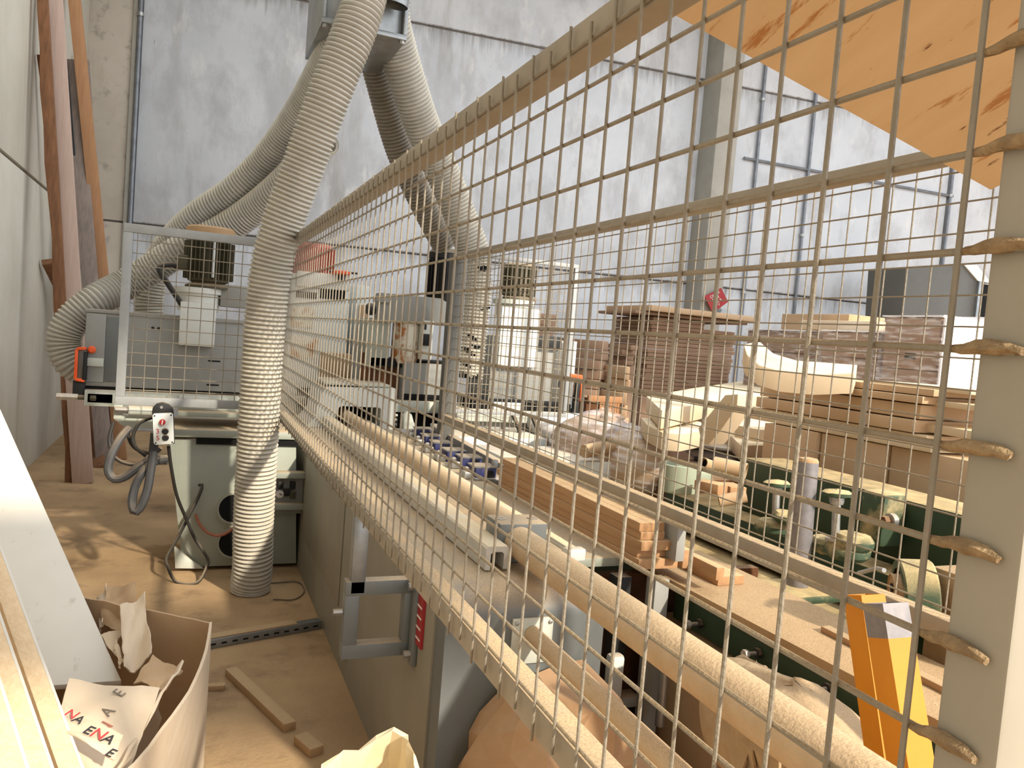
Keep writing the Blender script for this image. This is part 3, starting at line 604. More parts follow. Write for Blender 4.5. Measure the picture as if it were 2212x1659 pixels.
MB().lathe([(.014,0),(.015,.004),(.013,.018)],loc2(-.003,.034,4.184),(0,-1,0),18).build('red_knob','knobred',bx); MB().bar(loc2(-.005,.024,4.164),loc2(-.001,.044,4.164),.005,.005).build('knob_pointer','ink_w',bx)
for b2 in (-.012,-.044): MB().lathe([(.0155,0),(.0155,.005),(.012,.011)],loc2(.008,b2,4.184),(0,-1,0),18).build('push_button','dark',bx)
for a2, b2 in ((-.037,.066),(.037,.066),(-.037,-.068),(.037,-.068)): MB().lathe([(.004,0),(.004,.002)],loc2(a2,b2,4.184),(0,-1,0),8).build('screw','dark',bx)
for s_, b2 in (('3',-.012),('5',-.045)): text(s_,loc2(-.026,b2,4.1832),(R(90),-rt,0),.034,'knobred',bx)
MB().prism([loc2(-.05,.075,4.197),loc2(-.044,.105,4.197),loc2(-.025,.125,4.197),loc2(.0,.13,4.197),loc2(.028,.12,4.197),loc2(.045,.10,4.197),loc2(.05,.075,4.197)],(0,.02,0)).build('hanger','dark',bx,.003)
MB().lathe([(.007,0),(.007,.005)],loc2(-.005,.105,4.197),(0,-1,0),12).build('hanger_bolt','steel',bx)
def cable(label, pts, r, m, name='cable', group='cables hanging under the machine head'):
    o = MB().tube(spline(pts,.02),r,9).build(name,m,None); tag(o,label,'cable',group); return o
P4 = lambda L: [Q(*q) for q in L]
cable('thick grey cable hanging in a narrow loop below the control box',P4([(335,935,4.27),(330,985,4.27),(325,1020,4.25),(318,1060,4.23),(304,1095,4.22),(291,1106,4.22),(285,1085,4.24),(292,1050,4.26),(308,1020,4.28),(330,1000,4.36),(355,992,4.45)]),.021,'cable')
cable('thick grey cable bent in a wide loop at the left under the bracket',P4([(278,926,4.42),(258,950,4.36),(240,985,4.33),(234,1015,4.32),(246,1034,4.31),(270,1030,4.3),(300,1008,4.32),(330,992,4.4),(358,994,4.46)]),.021,'cable')
cable('thin dark cable drooping left of the control box',P4([(328,902,4.3),(300,915,4.3),(287,945,4.3),(295,968,4.3),(315,985,4.32)]),.009,'cable_b')
cable('thin dark cable sagging in a long curve below the bracket',P4([(245,912,4.38),(236,950,4.36),(246,985,4.34),(275,1002,4.33),(318,1004,4.35)]),.009,'cable_b')
cable('short dark cable tangled behind the thick loops',P4([(275,935,4.5),(285,960,4.5),(305,975,4.48),(335,978,4.46),(350,965,4.44)]),.010,'cable_b')
fx = Q(355,994,4.48); o = MB().lathe([(.022,-.03),(.026,-.02),(.026,.01),(.02,.02),(.02,.035)],fx,(1,0,0),8).build('cable_gland','steel',None); tag(o,'brass coloured hexagonal gland where the thick cables enter the stand','gland')
cable('thin black cable dropping from the control box and crossing itself down to the floor',P4([(364,963,4.24),(370,1010,4.28),(382,1070,4.34),(402,1120,4.40),(422,1165,4.40),(448,1205,4.38),(447,1222,4.36)])+[Vector((.10,4.30,.008)),Vector((.0,4.33,.008)),Q(362,1222,4.36),Q(360,1205,4.38),Q(385,1160,4.42),Q(408,1115,4.44),Q(428,1075,4.47),Q(437,1050,4.49),Q(432,1046,4.5),Q(424,1052,4.5)],.0085,'cable_b')
cable('thin brown cable looping over the lower round hole of the stand',P4([(423,1112,4.505),(430,1130,4.46),(448,1150,4.43),(472,1157,4.42),(495,1148,4.42),(515,1130,4.46)]),.008,'copper')
o = MB().tube(spline([(.46,4.25,.006),(.60,4.25,.006),(.615,4.1,.006),(.55,3.98,.006),(.44,4.0,.006)],.02),.003,6).build('wire_loop','cable_b',None); tag(o,'thin wire lying in a curve on the sawdust beside the front hose','cable')
# ------------------------------------------------------------------ centre machine behind the rails
ma = thing('moulder_body','white machine column with dark vent slots behind the near fence','machine',(.75,5.8,.0))
def fbox(mb, u0, v0, u1, v1, y, d):                      # box whose front face spans the surveyed rectangle at depth y
    a, b = at(u0,v1,Y=y), at(u1,v0,Y=y); return mb.box((a.x,y,a.z),(b.x,y+d,b.z))
def onf(u0, v0, u1, v1, y, d, name, m, par, bev=.004): return fbox(MB(),u0,v0,u1,v1,y,d).build(name,m,par,bev)
onf(610,602,756,905,5.75,.6,'column','mach_wh',ma,.012)
onf(752,618,800,905,5.80,.5,'side_column','mach_wh',ma,.01)
onf(640,596,757,618,5.72,.029,'top_cover','mach_wh',ma,.01)
for a in ((690,629,748,644),(640,632,684,642)): onf(*a,5.742,.0078,'vent_slot','hole',ma,0)
onf(628,664,680,705,5.73,.0195,'rust_plate','rusty',ma,.004); onf(628,730,690,772,5.73,.0195,'rust_plate','rusty',ma,.004)
onf(612,708,632,730,5.735,.0145,'cover','mach2',ma,.003)
onf(770,660,800,760,5.77,.0295,'beige_panel','card',ma,.004)
onf(690,765,760,832,5.70,.0495,'chute','card',ma,.01)
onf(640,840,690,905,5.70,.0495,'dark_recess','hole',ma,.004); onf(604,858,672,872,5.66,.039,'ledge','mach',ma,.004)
mr = thing('electric_motor','faded red ribbed motor on top of the white machine column','motor',at(680,594,Y=5.9))
a, b = at(640,594,Y=5.9), at(722,530,Y=5.9)
MB().lathe([(.13,0),(.14,.01),(.14,b.z-a.z-.03),(.12,b.z-a.z)],((a.x+b.x)/2,6.0,a.z),n=28).build('stator','red',mr)
for i in range(28):
    an = 2*math.pi*i/28; dd = Vector((math.cos(an),math.sin(an),0)); p0 = Vector(((a.x+b.x)/2,6.0,0))+dd*.145
    MB().bar(p0+Vector((0,0,a.z+.02)),p0+Vector((0,0,b.z-.03)),.008,.024,up=dd).build('fin','red',mr)
hk = at(738,594,Y=5.7); hw_ = thing('adjusting_crank','small orange hand wheel on top of the white machine column','hand wheel',hk)
MB().lathe([(.05,0),(.065,.008),(.065,.022),(.04,.03)],hk,n=18).build('wheel','orange',hw_); MB().rod(hk+Vector((-.09,0,.02)),hk+Vector((.11,0,.022)),.008,8).build('handle','dark',hw_)
MB().rod(hk+Vector((0,0,-.035)),hk,.025,10).build('stem','dark',hw_)

gm = thing('cutter_unit','grey cross arm over a rust stained white cutter box','machine',(1.3,5.3,.74))
onf(818,648,988,692,5.25,.16,'cross_arm','mach2',gm,.006); onf(812,645,846,652,5.22,.1,'arm_cap','mach2',gm,.003)
q = at(803,668,Y=5.22); MB().lathe([(.03,0),(.04,.01),(.04,.05),(.03,.06)],q+Vector((-.035,0,0)),(1,0,0),14).build('black_knob','dark',gm)
onf(788,690,846,790,5.30,.3,'grey_housing','mach',gm,.01)
q = at(873,785,Y=5.35); z1 = at(873,694,Y=5.35).z
MB().lathe([(.085,q.z),(.095,q.z+.02),(.095,z1-.02),(.085,z1)],(q.x,5.36,0),n=24).build('rusty_drum','rusty',gm)
onf(898,690,912,784,5.31,.1,'rust_edge','rust',gm,.003)
sw = onf(906,694,938,776,5.24,.08,'switch_box','mach_wh',gm,.004); onf(909,722,929,746,5.225,.0145,'switch','dark',sw,.003); onf(917,698,922,712,5.235,.0045,'latch','dark',sw,0)
onf(778,762,800,850,5.33,.1,'rust_bracket','rust',gm,.004)
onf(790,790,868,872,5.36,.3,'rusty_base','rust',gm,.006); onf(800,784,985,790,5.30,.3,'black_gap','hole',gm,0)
onf(866,790,992,872,5.26,.4,'grey_cabinet','mach2',gm,.006)
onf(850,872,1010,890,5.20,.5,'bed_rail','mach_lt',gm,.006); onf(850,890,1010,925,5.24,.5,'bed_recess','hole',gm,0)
for k in range(3): onf(868,856+k*7,992,858+k*7,5.255,.0045,'groove','hole',gm,0)
sp = MB().prism([at(872,928,Y=4.95),at(872,898,Y=4.95),at(880,888,Y=4.95),at(890,896,Y=4.95),at(894,912,Y=4.95),at(903,926,Y=4.95)],(0,.05,0)).build('curved_bracket','mach_lt',None,.004); tag(sp,'small light curved bracket right of the white hood','bracket')

# ------------------------------------------------------------------ right machine head behind the far fence
rh = thing('spindle_head','right grey spindle housing behind the fine mesh guard panel','machine',(2.2,5.05,.86))
onf(1052,738,1238,888,4.92,.45,'housing','mach2',rh,.008); onf(1190,742,1225,886,4.90,.0195,'dark_panel','duct',rh,.003); onf(1226,738,1247,882,4.88,.2,'side_cover','mach_wh',rh,.004)
onf(1138,728,1215,748,4.87,.0495,'dark_lip','dark',rh,.003); onf(1075,668,1168,790,4.86,.0595,'front_plate','mach_wh',rh,.006)
q = at(1118,668,Y=5.0); z1 = at(1118,652,Y=5.0).z; MB().lathe([(.12,q.z-.06),(.125,z1-.02),(.145,z1-.018),(.145,z1+.012)],(q.x,5.08,0),n=24).build('motor_pedestal','mach_lt',rh)
onf(1240,862,1252,900,4.86,.1,'foot','dark',rh,.003)
m2 = thing('electric_motor','dark motor half hidden behind the torn pale hose','motor',(q.x,5.08,z1+.012))
zt_ = at(1118,575,Y=5.08).z; MB().lathe([(.105,z1+.013),(.095,z1+.04),(.11,z1+.05),(.11,zt_),(.09,zt_+.015)],(q.x+.02,5.08,0),n=24).build('stator','motor',m2)
for i in range(24):
    an = 2*math.pi*i/24; dd = Vector((math.cos(an),math.sin(an),0)); p0 = Vector((q.x+.02,5.08,0))+dd*.115
    MB().bar(p0+Vector((0,0,z1+.06)),p0+Vector((0,0,zt_-.01)),.006,.02,up=dd).build('fin','motor',m2)
onf(1140,598,1160,640,4.99,.06,'terminal_box','dark',m2,.004)
m3 = thing('electric_motor','black ribbed motor left of the torn pale hose above the cross arm','motor',at(955,648,Y=5.3))
a, b = at(930,650,Y=5.35), at(986,548,Y=5.35); xm = (a.x+b.x)/2
MB().lathe([(.10,a.z),(.105,a.z+.02),(.105,b.z-.05),(.115,b.z-.049),(.115,b.z-.01),(.09,b.z+.02)],(xm,5.35,0),n=24).build('stator','dark',m3)
for i in range(26):
    an = 2*math.pi*i/26; dd = Vector((math.cos(an),math.sin(an),0)); p0 = Vector((xm,5.35,0))+dd*.11
    MB().bar(p0+Vector((0,0,a.z+.03)),p0+Vector((0,0,b.z-.06)),.006,.022,up=dd).build('fin','dark',m3)
g3 = thing('hand_gauge','orange lever handle at the right end of the right spindle head','gauge',at(1246,890,Y=4.8))
a, b = at(1243,868,Y=4.8), at(1250,818,Y=4.8); MB().bar(a,b,.03,.03).build('grip','dark',g3,.004)
MB().bar(at(1254,866,Y=4.8),at(1256,815,Y=4.8),.018,.03).build('rim','orange',g3,.003); MB().bar(at(1232,811,Y=4.8),at(1257,815,Y=4.8),.024,.03).build('rim','orange',g3,.003)
MB().bar(a,at(1241,900,Y=4.8),.034,.03).build('bracket','dark',g3,.003)
rb2 = thing('machine_bed','light grey machine bed under the right spindle head','machine bed',(2.1,4.75,.8))
a, b = at(985,918,Y=4.72), at(1235,893,Y=4.72)
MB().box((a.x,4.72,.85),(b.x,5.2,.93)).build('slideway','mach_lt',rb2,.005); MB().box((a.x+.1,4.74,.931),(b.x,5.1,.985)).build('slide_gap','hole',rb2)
MB().box((a.x+.25,4.735,.931),(a.x+.45,4.739,.98)).build('scraper','mach_wh',rb2); MB().box((a.x+.05,4.78,.15),(b.x-.1,5.2,.849)).build('stand','mach2',rb2,.005)
for i,(u,v) in enumerate(((1120,948),(1160,952))):
    o = MB().tube(spline([at(u-12,895,Y=4.71),at(u+3,935,Y=4.6),at(u+6,975,Y=4.5),at(u-4,1000,Y=4.5)],.03),.014,8).build('cable','cable_b',None); tag(o,('left','right')[i]+' black cable hanging below the right machine bed','cable')

# ------------------------------------------------------------------ material along the back wall
def ramp(u): return u
def pile_label(i, n, txt): return f'{ORD[n-1-i] if n-1-i < len(ORD) else "lower"} {txt}'
n = 20; Yt = 6.9; zA, zB = at(1500,862,Y=Yt).z, at(1500,692,Y=Yt).z; h = (zB-zA)/n
for i in range(n):
    f = i/(n-1); ul = 1392+10*f+rnd.uniform(-4,4); ur = 1592+8*f+rnd.uniform(-3,3)
    if i >= n-2: ur -= 70
    xa, xb = at(ul,780,Y=Yt).x, at(ur,780,Y=Yt).x; z0 = zA+i*h
    out = [(xa,Yt),(xb-.14,Yt-.02)]+[(xb-.14+.14*math.sin(a),Yt-.02+.3*(1-math.cos(a))) for a in (R(25),R(50),R(75),R(90))]+[(xb,Yt+.75),(xa+.02,Yt+.8)]
    o = MB().prism([(x+rnd.uniform(-.006,.006),y,z0) for x, y in out],(0,0,h-.004)).build('fibreboard_strip','mdf_dk',None,.002)
    tag(o,pile_label(i,n,'brown round-ended fibreboard strip of the tall stack by the column'),'board','fibreboard strips in the tall stack by the column')
pl_ = MB().box((at(1388,700,Y=Yt).x,Yt-.1,.05),(at(1600,700,Y=Yt).x,Yt+.8,zA-.002)).build('fibreboard_block','mdf_dk',None,.01); tag(pl_,'large fibreboard block carrying the tall strip stack by the column','board')
z = zB+.004
for i,(u0,u1,yo,tl) in enumerate(((1366,1602,.15,'lower'),(1384,1612,.02,'upper'))):
    o = MB().box((at(u0,690,Y=Yt).x,Yt-.25+yo,z),(at(u1,690,Y=Yt).x,Yt+.75,z+(.028 if i==0 else .055)),rot=(0,R(.6),R(-2))).build('cover_sheet',('mdf_dk','mdf')[i],None,.003); z += .034
    tag(o,tl+' wide sheet lying across the top of the tall strip stack','sheet')
o = MB().prism([at(1556,676,Y=6.95),at(1580,678,Y=6.95),at(1576,669,Y=6.95),at(1560,668,Y=6.95)],(0,.1,0)).build('foam_block','galv',None); tag(o,'pale bluish scrap lying on the tall strip stack below the red sign','scrap')
sg = thing('diamond_sign','red diamond sign with white lettering propped at the concrete column','sign',at(1548,675,Y=8.85))
pts = [at(1522,640,Y=8.85),at(1558,622,Y=8.85),at(1573,652,Y=8.85),at(1540,676,Y=8.85)]
MB().prism(pts,(0,.012,0)).build('plate','signred',sg)
cs = sum(pts,Vector())/4
for k,(s_,dx) in enumerate((('CAUSA',0),('MAN',-.01),('OL A',.01),('Y',.0))):
    ry = R(-33); up = Vector((math.sin(-ry)*-1,0,math.cos(ry))); rt_ = Vector((math.cos(ry),0,-math.sin(ry)))
    text(s_,cs+up*(.075-.05*k)+rt_*dx+Vector((0,-.004,0)),(R(90),ry,0),.052,'ink_w',sg)

def heap(seed, u0, v0, u1, v1, y, layers, lab, m='mdf_dk', th=.05, curve=True, grp=None):
    r = random.Random(seed); zt0, zb0 = at((u0+u1)/2,v0,Y=y).z, at((u0+u1)/2,v1,Y=y).z; h = (zt0-zb0)/layers
    if zb0 > .02:
        o = MB().box((at(u0+6,v0,Y=y).x,y+.06,0),(at(u1-6,v0,Y=y).x,y+.42,zb0-.001)).build('support_block',m,None,.004); tag(o,'block under the '+lab,'block')
    for i in range(layers):
        a = at(u0+r.uniform(0,14),v0,Y=y).x; b = at(u1-r.uniform(0,14),v0,Y=y).x; z0 = zb0+i*h; w = b-a
        if curve:
            arc = [(a+w*t, y+.25*(2*t-1)**2+r.uniform(-.01,.01)) for t in (0,.15,.3,.5,.7,.85,1)]
            poly = [(x,yy,z0) for x, yy in arc]+[(x,yy+.2,z0) for x, yy in arc[::-1]]
        else:
            s = r.uniform(-.05,.05); poly = [(a,y+s,z0),(b,y+s+.03,z0),(b+.02,y+.5,z0),(a+.02,y+.5,z0)]
        o = MB().prism(poly,(0,0,h-.006)).build('curved_offcut' if curve else 'board_offcut',m,None,.002,jit=0)
        tag(o,pile_label(i,layers,lab),'offcut',grp or 'offcuts of the '+lab.split(' of the ')[-1])
heap(3,1252,735,1345,905,6.3,8,'curved brown offcut of the heap right of the orange lever')
heap(4,1340,792,1382,905,6.0,4,'pale curved offcut of the narrow heap beside the tall strip stack','mdf')
heap(5,1350,745,1390,790,6.6,4,'short offcut of the crumbly pile left of the tall strip stack','mdf_dk',curve=False)
heap(6,1132,615,1165,668,7.2,4,'brown board of the distant pile behind the dark motor','mdf_dk',curve=False)
heap(8,1145,676,1212,728,6.9,4,'brown board of the distant pile behind the right spindle head','mdf_dk',curve=False)
rk = thing('wooden_crate','small orange slatted wooden crate on the floor behind the wrapped bundle','crate',at(1300,915,Y=5.6))
a, b = at(1268,905,Y=5.6), at(1345,858,Y=5.6)
MB().box((a.x,5.6,a.z),(b.x,5.63,a.z+.05)).build('bottom_rail','lumber_or',rk,.003); MB().box((a.x,5.6,b.z-.05),(b.x,5.63,b.z)).build('top_rail','lumber_or',rk,.003)
for i in range(8): xx = a.x+(b.x-a.x)*(.35+.6*i/8); MB().box((xx,5.605,a.z+.05),(xx+.02,5.625,b.z-.05)).build('slat','lumber_or',rk)
MB().box((a.x,5.631,a.z),(b.x,5.9,b.z-.02)).build('box','rust',rk)
MB().box((a.x,5.6,0),(b.x,5.95,a.z-.001)).build('base_box','lumber_gr',rk)

# wrapped pallets
def pallet(name, lab, cx, cy, dx, dy, z0, z1, n, film, m='mdf_dk'):
    t = thing(name,lab,'pallet',(cx+dx/2,cy+dy/2,0)); h = (z1-z0)/n; r = random.Random(int(cx*100))
    for i in range(n):
        e0 = r.uniform(0,.02); s = MB().box((cx+e0,cy+r.uniform(0,.015),z0+i*h),(cx+dx,cy+dy,z0+(i+1)*h-.004)).build('board_pack',m,t,.004)
        if i % 2: MB().box((cx+e0-.002,cy+dy*(.3+.1*(i%3)),z0+(i+.4)*h),(cx+e0-.0002,cy+dy*(.3+.1*(i%3))+.09,z0+(i+.62)*h)).build('grip_slot','hole',s)
    MB().box((cx,cy,0),(cx+dx,cy+dy,z0-.002)).build('pallet_base','lumber_gr',t)
    q = [(-.02,-.02,z0-.02),(dx+.02,-.02,z0-.02),(dx+.02,dy+.02,z0-.02),(-.02,dy+.02,z0-.02)]; b = MB()
    g = []
    for k, zz in enumerate(np.linspace(z0-.02,z1+.015,9)):
        g.append([])
        for (xa, ya, _), (xb, yb, _) in zip(q,q[1:]+q[:1]):
            for s in range(8): f = s/8; g[-1].append(Vector((cx+xa+(xb-xa)*f+r.uniform(-.006,.006),cy+ya+(yb-ya)*f+r.uniform(-.006,.006),zz+r.uniform(-.004,.004))))
    b.rings(g,False)
    b.build('stretch_film',film,t)
    top = MB(); top.prism([(cx-.01,cy-.01,z1+.004),(cx+dx+.01,cy-.01,z1+.004),(cx+dx+.01,cy+dy+.01,z1+.004),(cx-.01,cy+dy+.01,z1+.004)],(0,0,.008)).build('top_film','wrap_w',t)
    return t
c2 = at(2027,770,X=4.6); z2 = at(2027,686,X=4.6).z; pallet('wrapped_pallet','tall film-wrapped pallet of brown boards on the right',4.6,c2.y,1.0,at(1905,770,X=4.6).y-c2.y,.15,z2,9,'wrap')
MB().box((4.59,c2.y-.035,.15),(5.6,c2.y-.0205,z2)).build('sunlit_white_wrap','wrap_w',None); o = bpy.data.objects['sunlit_white_wrap']; tag(o,'white film sheet painting sunlight on the right face of the tall wrapped pallet','film')  # white sheet gives this one face the brightness of sunlight
c3 = at(2150,760,X=5.9); pallet('wrapped_pallet','white film-wrapped pallet rightmost beside the fence post',5.75,at(2150,760,X=5.75).y-.1,1.2,1.0,.15,at(2080,690,X=5.75).z,6,'wrap_w','card_lt')
ca_ = at(1902,760,X=4.55); pallet('wrapped_pallet','low film-wrapped pallet of brown boards left of the tall one',4.55,ca_.y+.08,1.0,at(1790,760,X=4.55).y-ca_.y,.15,at(1850,718,X=4.55).z,8,'wrap')
cb_ = at(1828,740,X=4.9); pallet('wrapped_pallet','film-wrapped pallet furthest left with a pale box on top',4.9,cb_.y,1.0,at(1612,740,X=4.9).y-cb_.y,.15,at(1720,716,X=4.9).z,8,'wrap')
o = MB().box((5.0,cb_.y+.1,at(1720,716,X=4.9).z+.02),(5.4,cb_.y+.9,at(1750,676,X=4.9).z)).build('cardboard_box','card',None,.006); tag(o,'cardboard box on top of the leftmost wrapped pallet','box')
o = MB().box((4.7,ca_.y+.2,at(1850,718,X=4.55).z+.02),(5.1,ca_.y+1.0,at(1850,690,X=4.55).z)).build('cardboard_box','card_lt',None,.006); tag(o,'pale flat cardboard box on top of the low wrapped pallet','box')
dh = thing('duct_hood','dark grey sheet metal hood with a slanted top near the right edge','duct',at(2050,700,Y=7.4))
pts = [at(1955,760,Y=7.4),at(1957,578,Y=7.4),at(2085,573,Y=7.4),at(2113,608,Y=7.4),at(2107,760,Y=7.4)]
pts[0].z = pts[4].z = 0; MB().prism(pts,(0,.6,0)).build('casing','duct',dh,.01); a = at(2113,608,Y=7.39)
MB().prism([at(2083,572,Y=7.38),at(2110,572,Y=7.38),at(2142,612,Y=7.38),at(2113,607,Y=7.38)],(0,.5,0)).build('sloped_cover','mach_wh',dh)
MB().box((a.x+.0,7.37,.6),(a.x+.06,7.6,a.z)).build('edge_strip','galv',dh); MB().box((a.x+.08,7.42,.6),(a.x+.4,7.9,a.z-.02)).build('inner_panel','hole',dh)

# ------------------------------------------------------------------ fibreboard piles behind the far fence
XD = 2.75
def dz(v): return at(1800,v,X=XD).z
rows = [(818,832,1668,2015,'mdf',.5),(833,848,1655,2000,'mdf',.55),(850,878,1640,1990,'mdf',.5),(880,905,1640,1985,'mdf',.52),(907,922,1610,2010,'mdf_lt',.5),(923,937,1600,2030,'mdf_lt',.55)]
for i,(v0,v1,ul,ur,mm,w_) in enumerate(rows):
    y1, y0 = at(ul,870,X=XD).y, at(ur,870,X=XD).y
    o = MB().box((XD-.02*(i%2),y0,dz(v1)),(XD+w_,y1,dz(v0)-.002)).build('fibreboard_sheet',mm,None,.002); tag(o,f'{ORD[i]} thick tan fibreboard panel in the big pile behind the far fence','board','fibreboard panels in the big pile')
for i,(v0,v1,ul,ur) in enumerate(((812,822,1700,2060),(838,850,1940,2095),(885,902,1900,2100))):
    y0 = at(ur,870,X=XD).y; o = MB().box((XD+.06,y0-.04,dz(v1)),(XD+.5,y0+.5,dz(v0)-.003),rot=(0,0,R(-3-2*i))).build('fibreboard_offcut','mdf_lt',None,.002)
    tag(o,('bright offcut lying topmost on the big fibreboard pile','bright offcut sticking out of the big pile under the white film','lowest bright offcut sticking out of the big pile toward the post')[i],'offcut')
zb = dz(938)-.004
blk = [(1655,1772,'mdf'),(1774,1918,'mdf'),(1920,2105,'mdf')]
for i,(ul,ur,mm) in enumerate(blk):
    y1, y0 = at(ul,990,X=XD).y, at(ur,990,X=XD).y+.006
    o = MB().box((XD-.03+.02*i,y0,.55),(XD+.5,y1,zb)).build('fibreboard_block',mm,None,.003); tag(o,('left','middle','right')[i]+' large tan fibreboard block under the big pile behind the green beam','board','fibreboard blocks under the big pile')
    for k in range(3): MB().box((XD-.0325+.02*i,y0+.02,.62+.13*k),(XD-.0301+.02*i,y1-.02,.622+.13*k)).build('groove','card',o)

def slab(name, m, top, th, label, cat='offcut', grp=None):
    o = MB().prism(top,(0,0,-th)).build(name,m,None,.003); tag(o,label,cat,grp); return o
Tz = lambda L, z: [at(u,v,Z=z) for u,v in L]
# crescent leaning on the pile
cr = [(1607,744,3.0),(1613,766,2.96),(1640,790,2.9),(1690,804,2.82),(1760,810,2.72),(1846,806,2.6)]; ci = [(1852,788,2.66),(1790,786,2.76),(1720,778,2.86),(1672,764,2.95),(1650,748,3.02),(1640,736,3.05)]
slab('curved_offcut','mdf_lt',[at(u,v,Y=y) for u,v,y in cr+ci],.09,'thick crescent of pale fibreboard leaning on the left end of the big pile',grp='pale curved fibreboard pieces')
z = 1.13
slab('shaped_offcut','mdf_lt',Tz([(1397,856),(1500,838),(1604,823),(1640,824),(1658,832),(1661,852),(1560,864),(1430,887)],z),.085,'long pale wedge of fibreboard, uppermost left of the big pile',grp='pale curved fibreboard pieces')
slab('shaped_offcut','mdf_lt',Tz([(1385,902),(1398,918),(1430,934),(1470,938),(1520,930),(1515,912),(1480,902),(1440,905)],1.03),.08,'flat curved fibreboard piece below the long pale wedge',grp='pale curved fibreboard pieces')
o = MB().prism([at(1508,925,X=1.95),at(1566,853,X=1.95),at(1594,851,X=1.95),at(1592,880,X=1.95),at(1560,925,X=1.95),at(1530,962,X=1.95),at(1516,958,X=1.95)],(.10,.03,0)).build('curved_offcut','mdf_lt',None,.004); tag(o,'curved fibreboard piece standing on edge right of the long pale wedge','offcut','pale curved fibreboard pieces')
slab('fibreboard_offcut','mdf_lt',Tz([(1592,900),(1640,896),(1712,912),(1712,930),(1640,928),(1590,918)],1.0),.08,'upper pale block between the curved pieces and the big pile')
slab('fibreboard_offcut','mdf_lt',Tz([(1562,925),(1600,920),(1706,950),(1704,962),(1600,962)],.93),.08,'lower pale block between the curved pieces and the big pile')
tbx = thing('side_table','thin white sheet on a black curved panel carrying the pale offcuts','table',(2.2,3.3,0))
MB().prism(Tz([(1412,941),(1520,944),(1706,968),(1706,980),(1560,968),(1470,955)],.86),(0,0,-.012)).build('top_sheet','white',tbx)
MB().prism(Tz([(1470,958),(1560,971),(1706,984),(1706,1012),(1600,1000),(1500,985)],.83),(0,0,-.02)).build('black_panel','slat',tbx)
MB().box((2.2,3.1,0),(2.9,3.7,.8)).build('stand','rust',tbx,.01)
pa = MB().prism(Tz([(1640,985),(1672,984),(1680,990),(1646,993)],.835),(0,0,.003)).build('paper_scrap','white',None); tag(pa,'white paper scrap on the black curved panel','paper')

# wrapped bundle of rolls
wbx = thing('wrapped_bundle','dust covered plastic-wrapped bundle of rolls behind the far fence','bundle',(2.0,4.1,.35))
def blob(mb, c, rx, ry, rz, seed, k=.12, nu=18, nv=12):
    r = random.Random(seed); ph = [r.uniform(0,6) for _ in range(6)]; g = []
    for j in range(nv+1):
        th = math.pi*j/nv; row = []
        for i in range(nu):
            a = 2*math.pi*i/nu; f = 1+k*(math.sin(3*a+ph[0]+2*th)*.5+math.sin(5*a+ph[1])*.3*math.sin(th)+math.sin(4*th+ph[2]+a)*.4)
            st = max(math.sin(th),.02); row.append(Vector((c[0]+rx*f*st*math.cos(a),c[1]+ry*f*st*math.sin(a),c[2]+rz*f*math.cos(th))))
        g.append(row)
    return mb.rings(g)
a = at(1300,980,Y=3.9); blob(MB(),(a.x,3.95,a.z),.26,.35,.22,2).build('wrapped_roll','mdf_dk',wbx); blob(MB(),(a.x,3.95,a.z),.275,.365,.235,2).build('film','wrap',wbx)
b = at(1375,1010,Y=3.6); blob(MB(),(b.x,3.65,b.z),.2,.3,.2,5).build('wrapped_roll','card',wbx); blob(MB(),(b.x,3.65,b.z),.215,.315,.215,5).build('film','wrap',wbx)
MB().rod(at(1262,975,Y=3.55),at(1330,962,Y=3.6),.035,14).build('cardboard_core','card',wbx)
MB().box((a.x-.3,3.5,.05),(b.x+.2,4.3,a.z-.15)).build('pallet_base','lumber_gr',wbx,.01)
c = at(1230,915,Y=4.6); wb2 = MB(); blob(wb2,(c.x+.05,4.75,c.z-.05),.28,.4,.10,9); o = wb2.build('wrapped_bundle','wrap_w',None); tag(o,'flat pinkish white film bundle left of the wrapped rolls','bundle')

pt_ = at(1464,1062,Y=2.75); po = thing('round_pot','grey green round plastic pot behind the far fence','pot',pt_)
MB().lathe([(.07,0),(.082,.005),(.085,.115),(.08,.118),(.076,.115),(.072,.02)],pt_,n=28,cap=False).build('wall','pot',po); MB().lathe([(.075,.018),(.075,.022)],pt_,n=28).build('floor_disc','pot',po); MB().box((pt_.x+.06,pt_.y-.03,pt_.z+.05),(pt_.x+.14,pt_.y+.05,pt_.z+.09)).build('side_tab','pot',po,.004)
for i,(p0,p1,r_) in enumerate(((at(1542,1003,Y=2.75),at(1612,1018,Y=2.65),.034),(at(1518,1000,Y=2.9),at(1560,1015,Y=2.95),.026),(at(1553,1082,Y=2.5),at(1612,1072,Y=2.45),.024))):
    tt = thing('cardboard_tube',('large cardboard tube below the black curved panel','small brown cardboard tube end left of the large one','rolled tan paper tube on the green machine ledge')[i],'tube',p0,'cardboard tubes on the green machine')
    dd = (p1-p0); b = MB(); ax = dd.normalized(); b.lathe([(r_,0),(r_,dd.length),(r_*.86,dd.length),(r_*.86,0)],p0,ax,20,False); b.f += []; b.lathe([(r_*.86,0),(r_,0)],p0,ax,20,False).build('wall','card',tt); MB().lathe([(r_*.85,.03),(r_*.85,.034)],p0,ax,20).build('core_shadow','hole',tt)
for i,(u,v) in enumerate(((1535,1052),(1580,1058))):
    q = at(u,v,Y=2.55); o = MB().box((q.x-.03,q.y-.05,q.z-.02),(q.x+.04,q.y+.06,q.z+.02),rot=(0,0,R(20-30*i))).build('wood_offcut','plank',None,.003); tag(o,('left','right')[i]+' small wood block above the rolled paper tube','offcut')
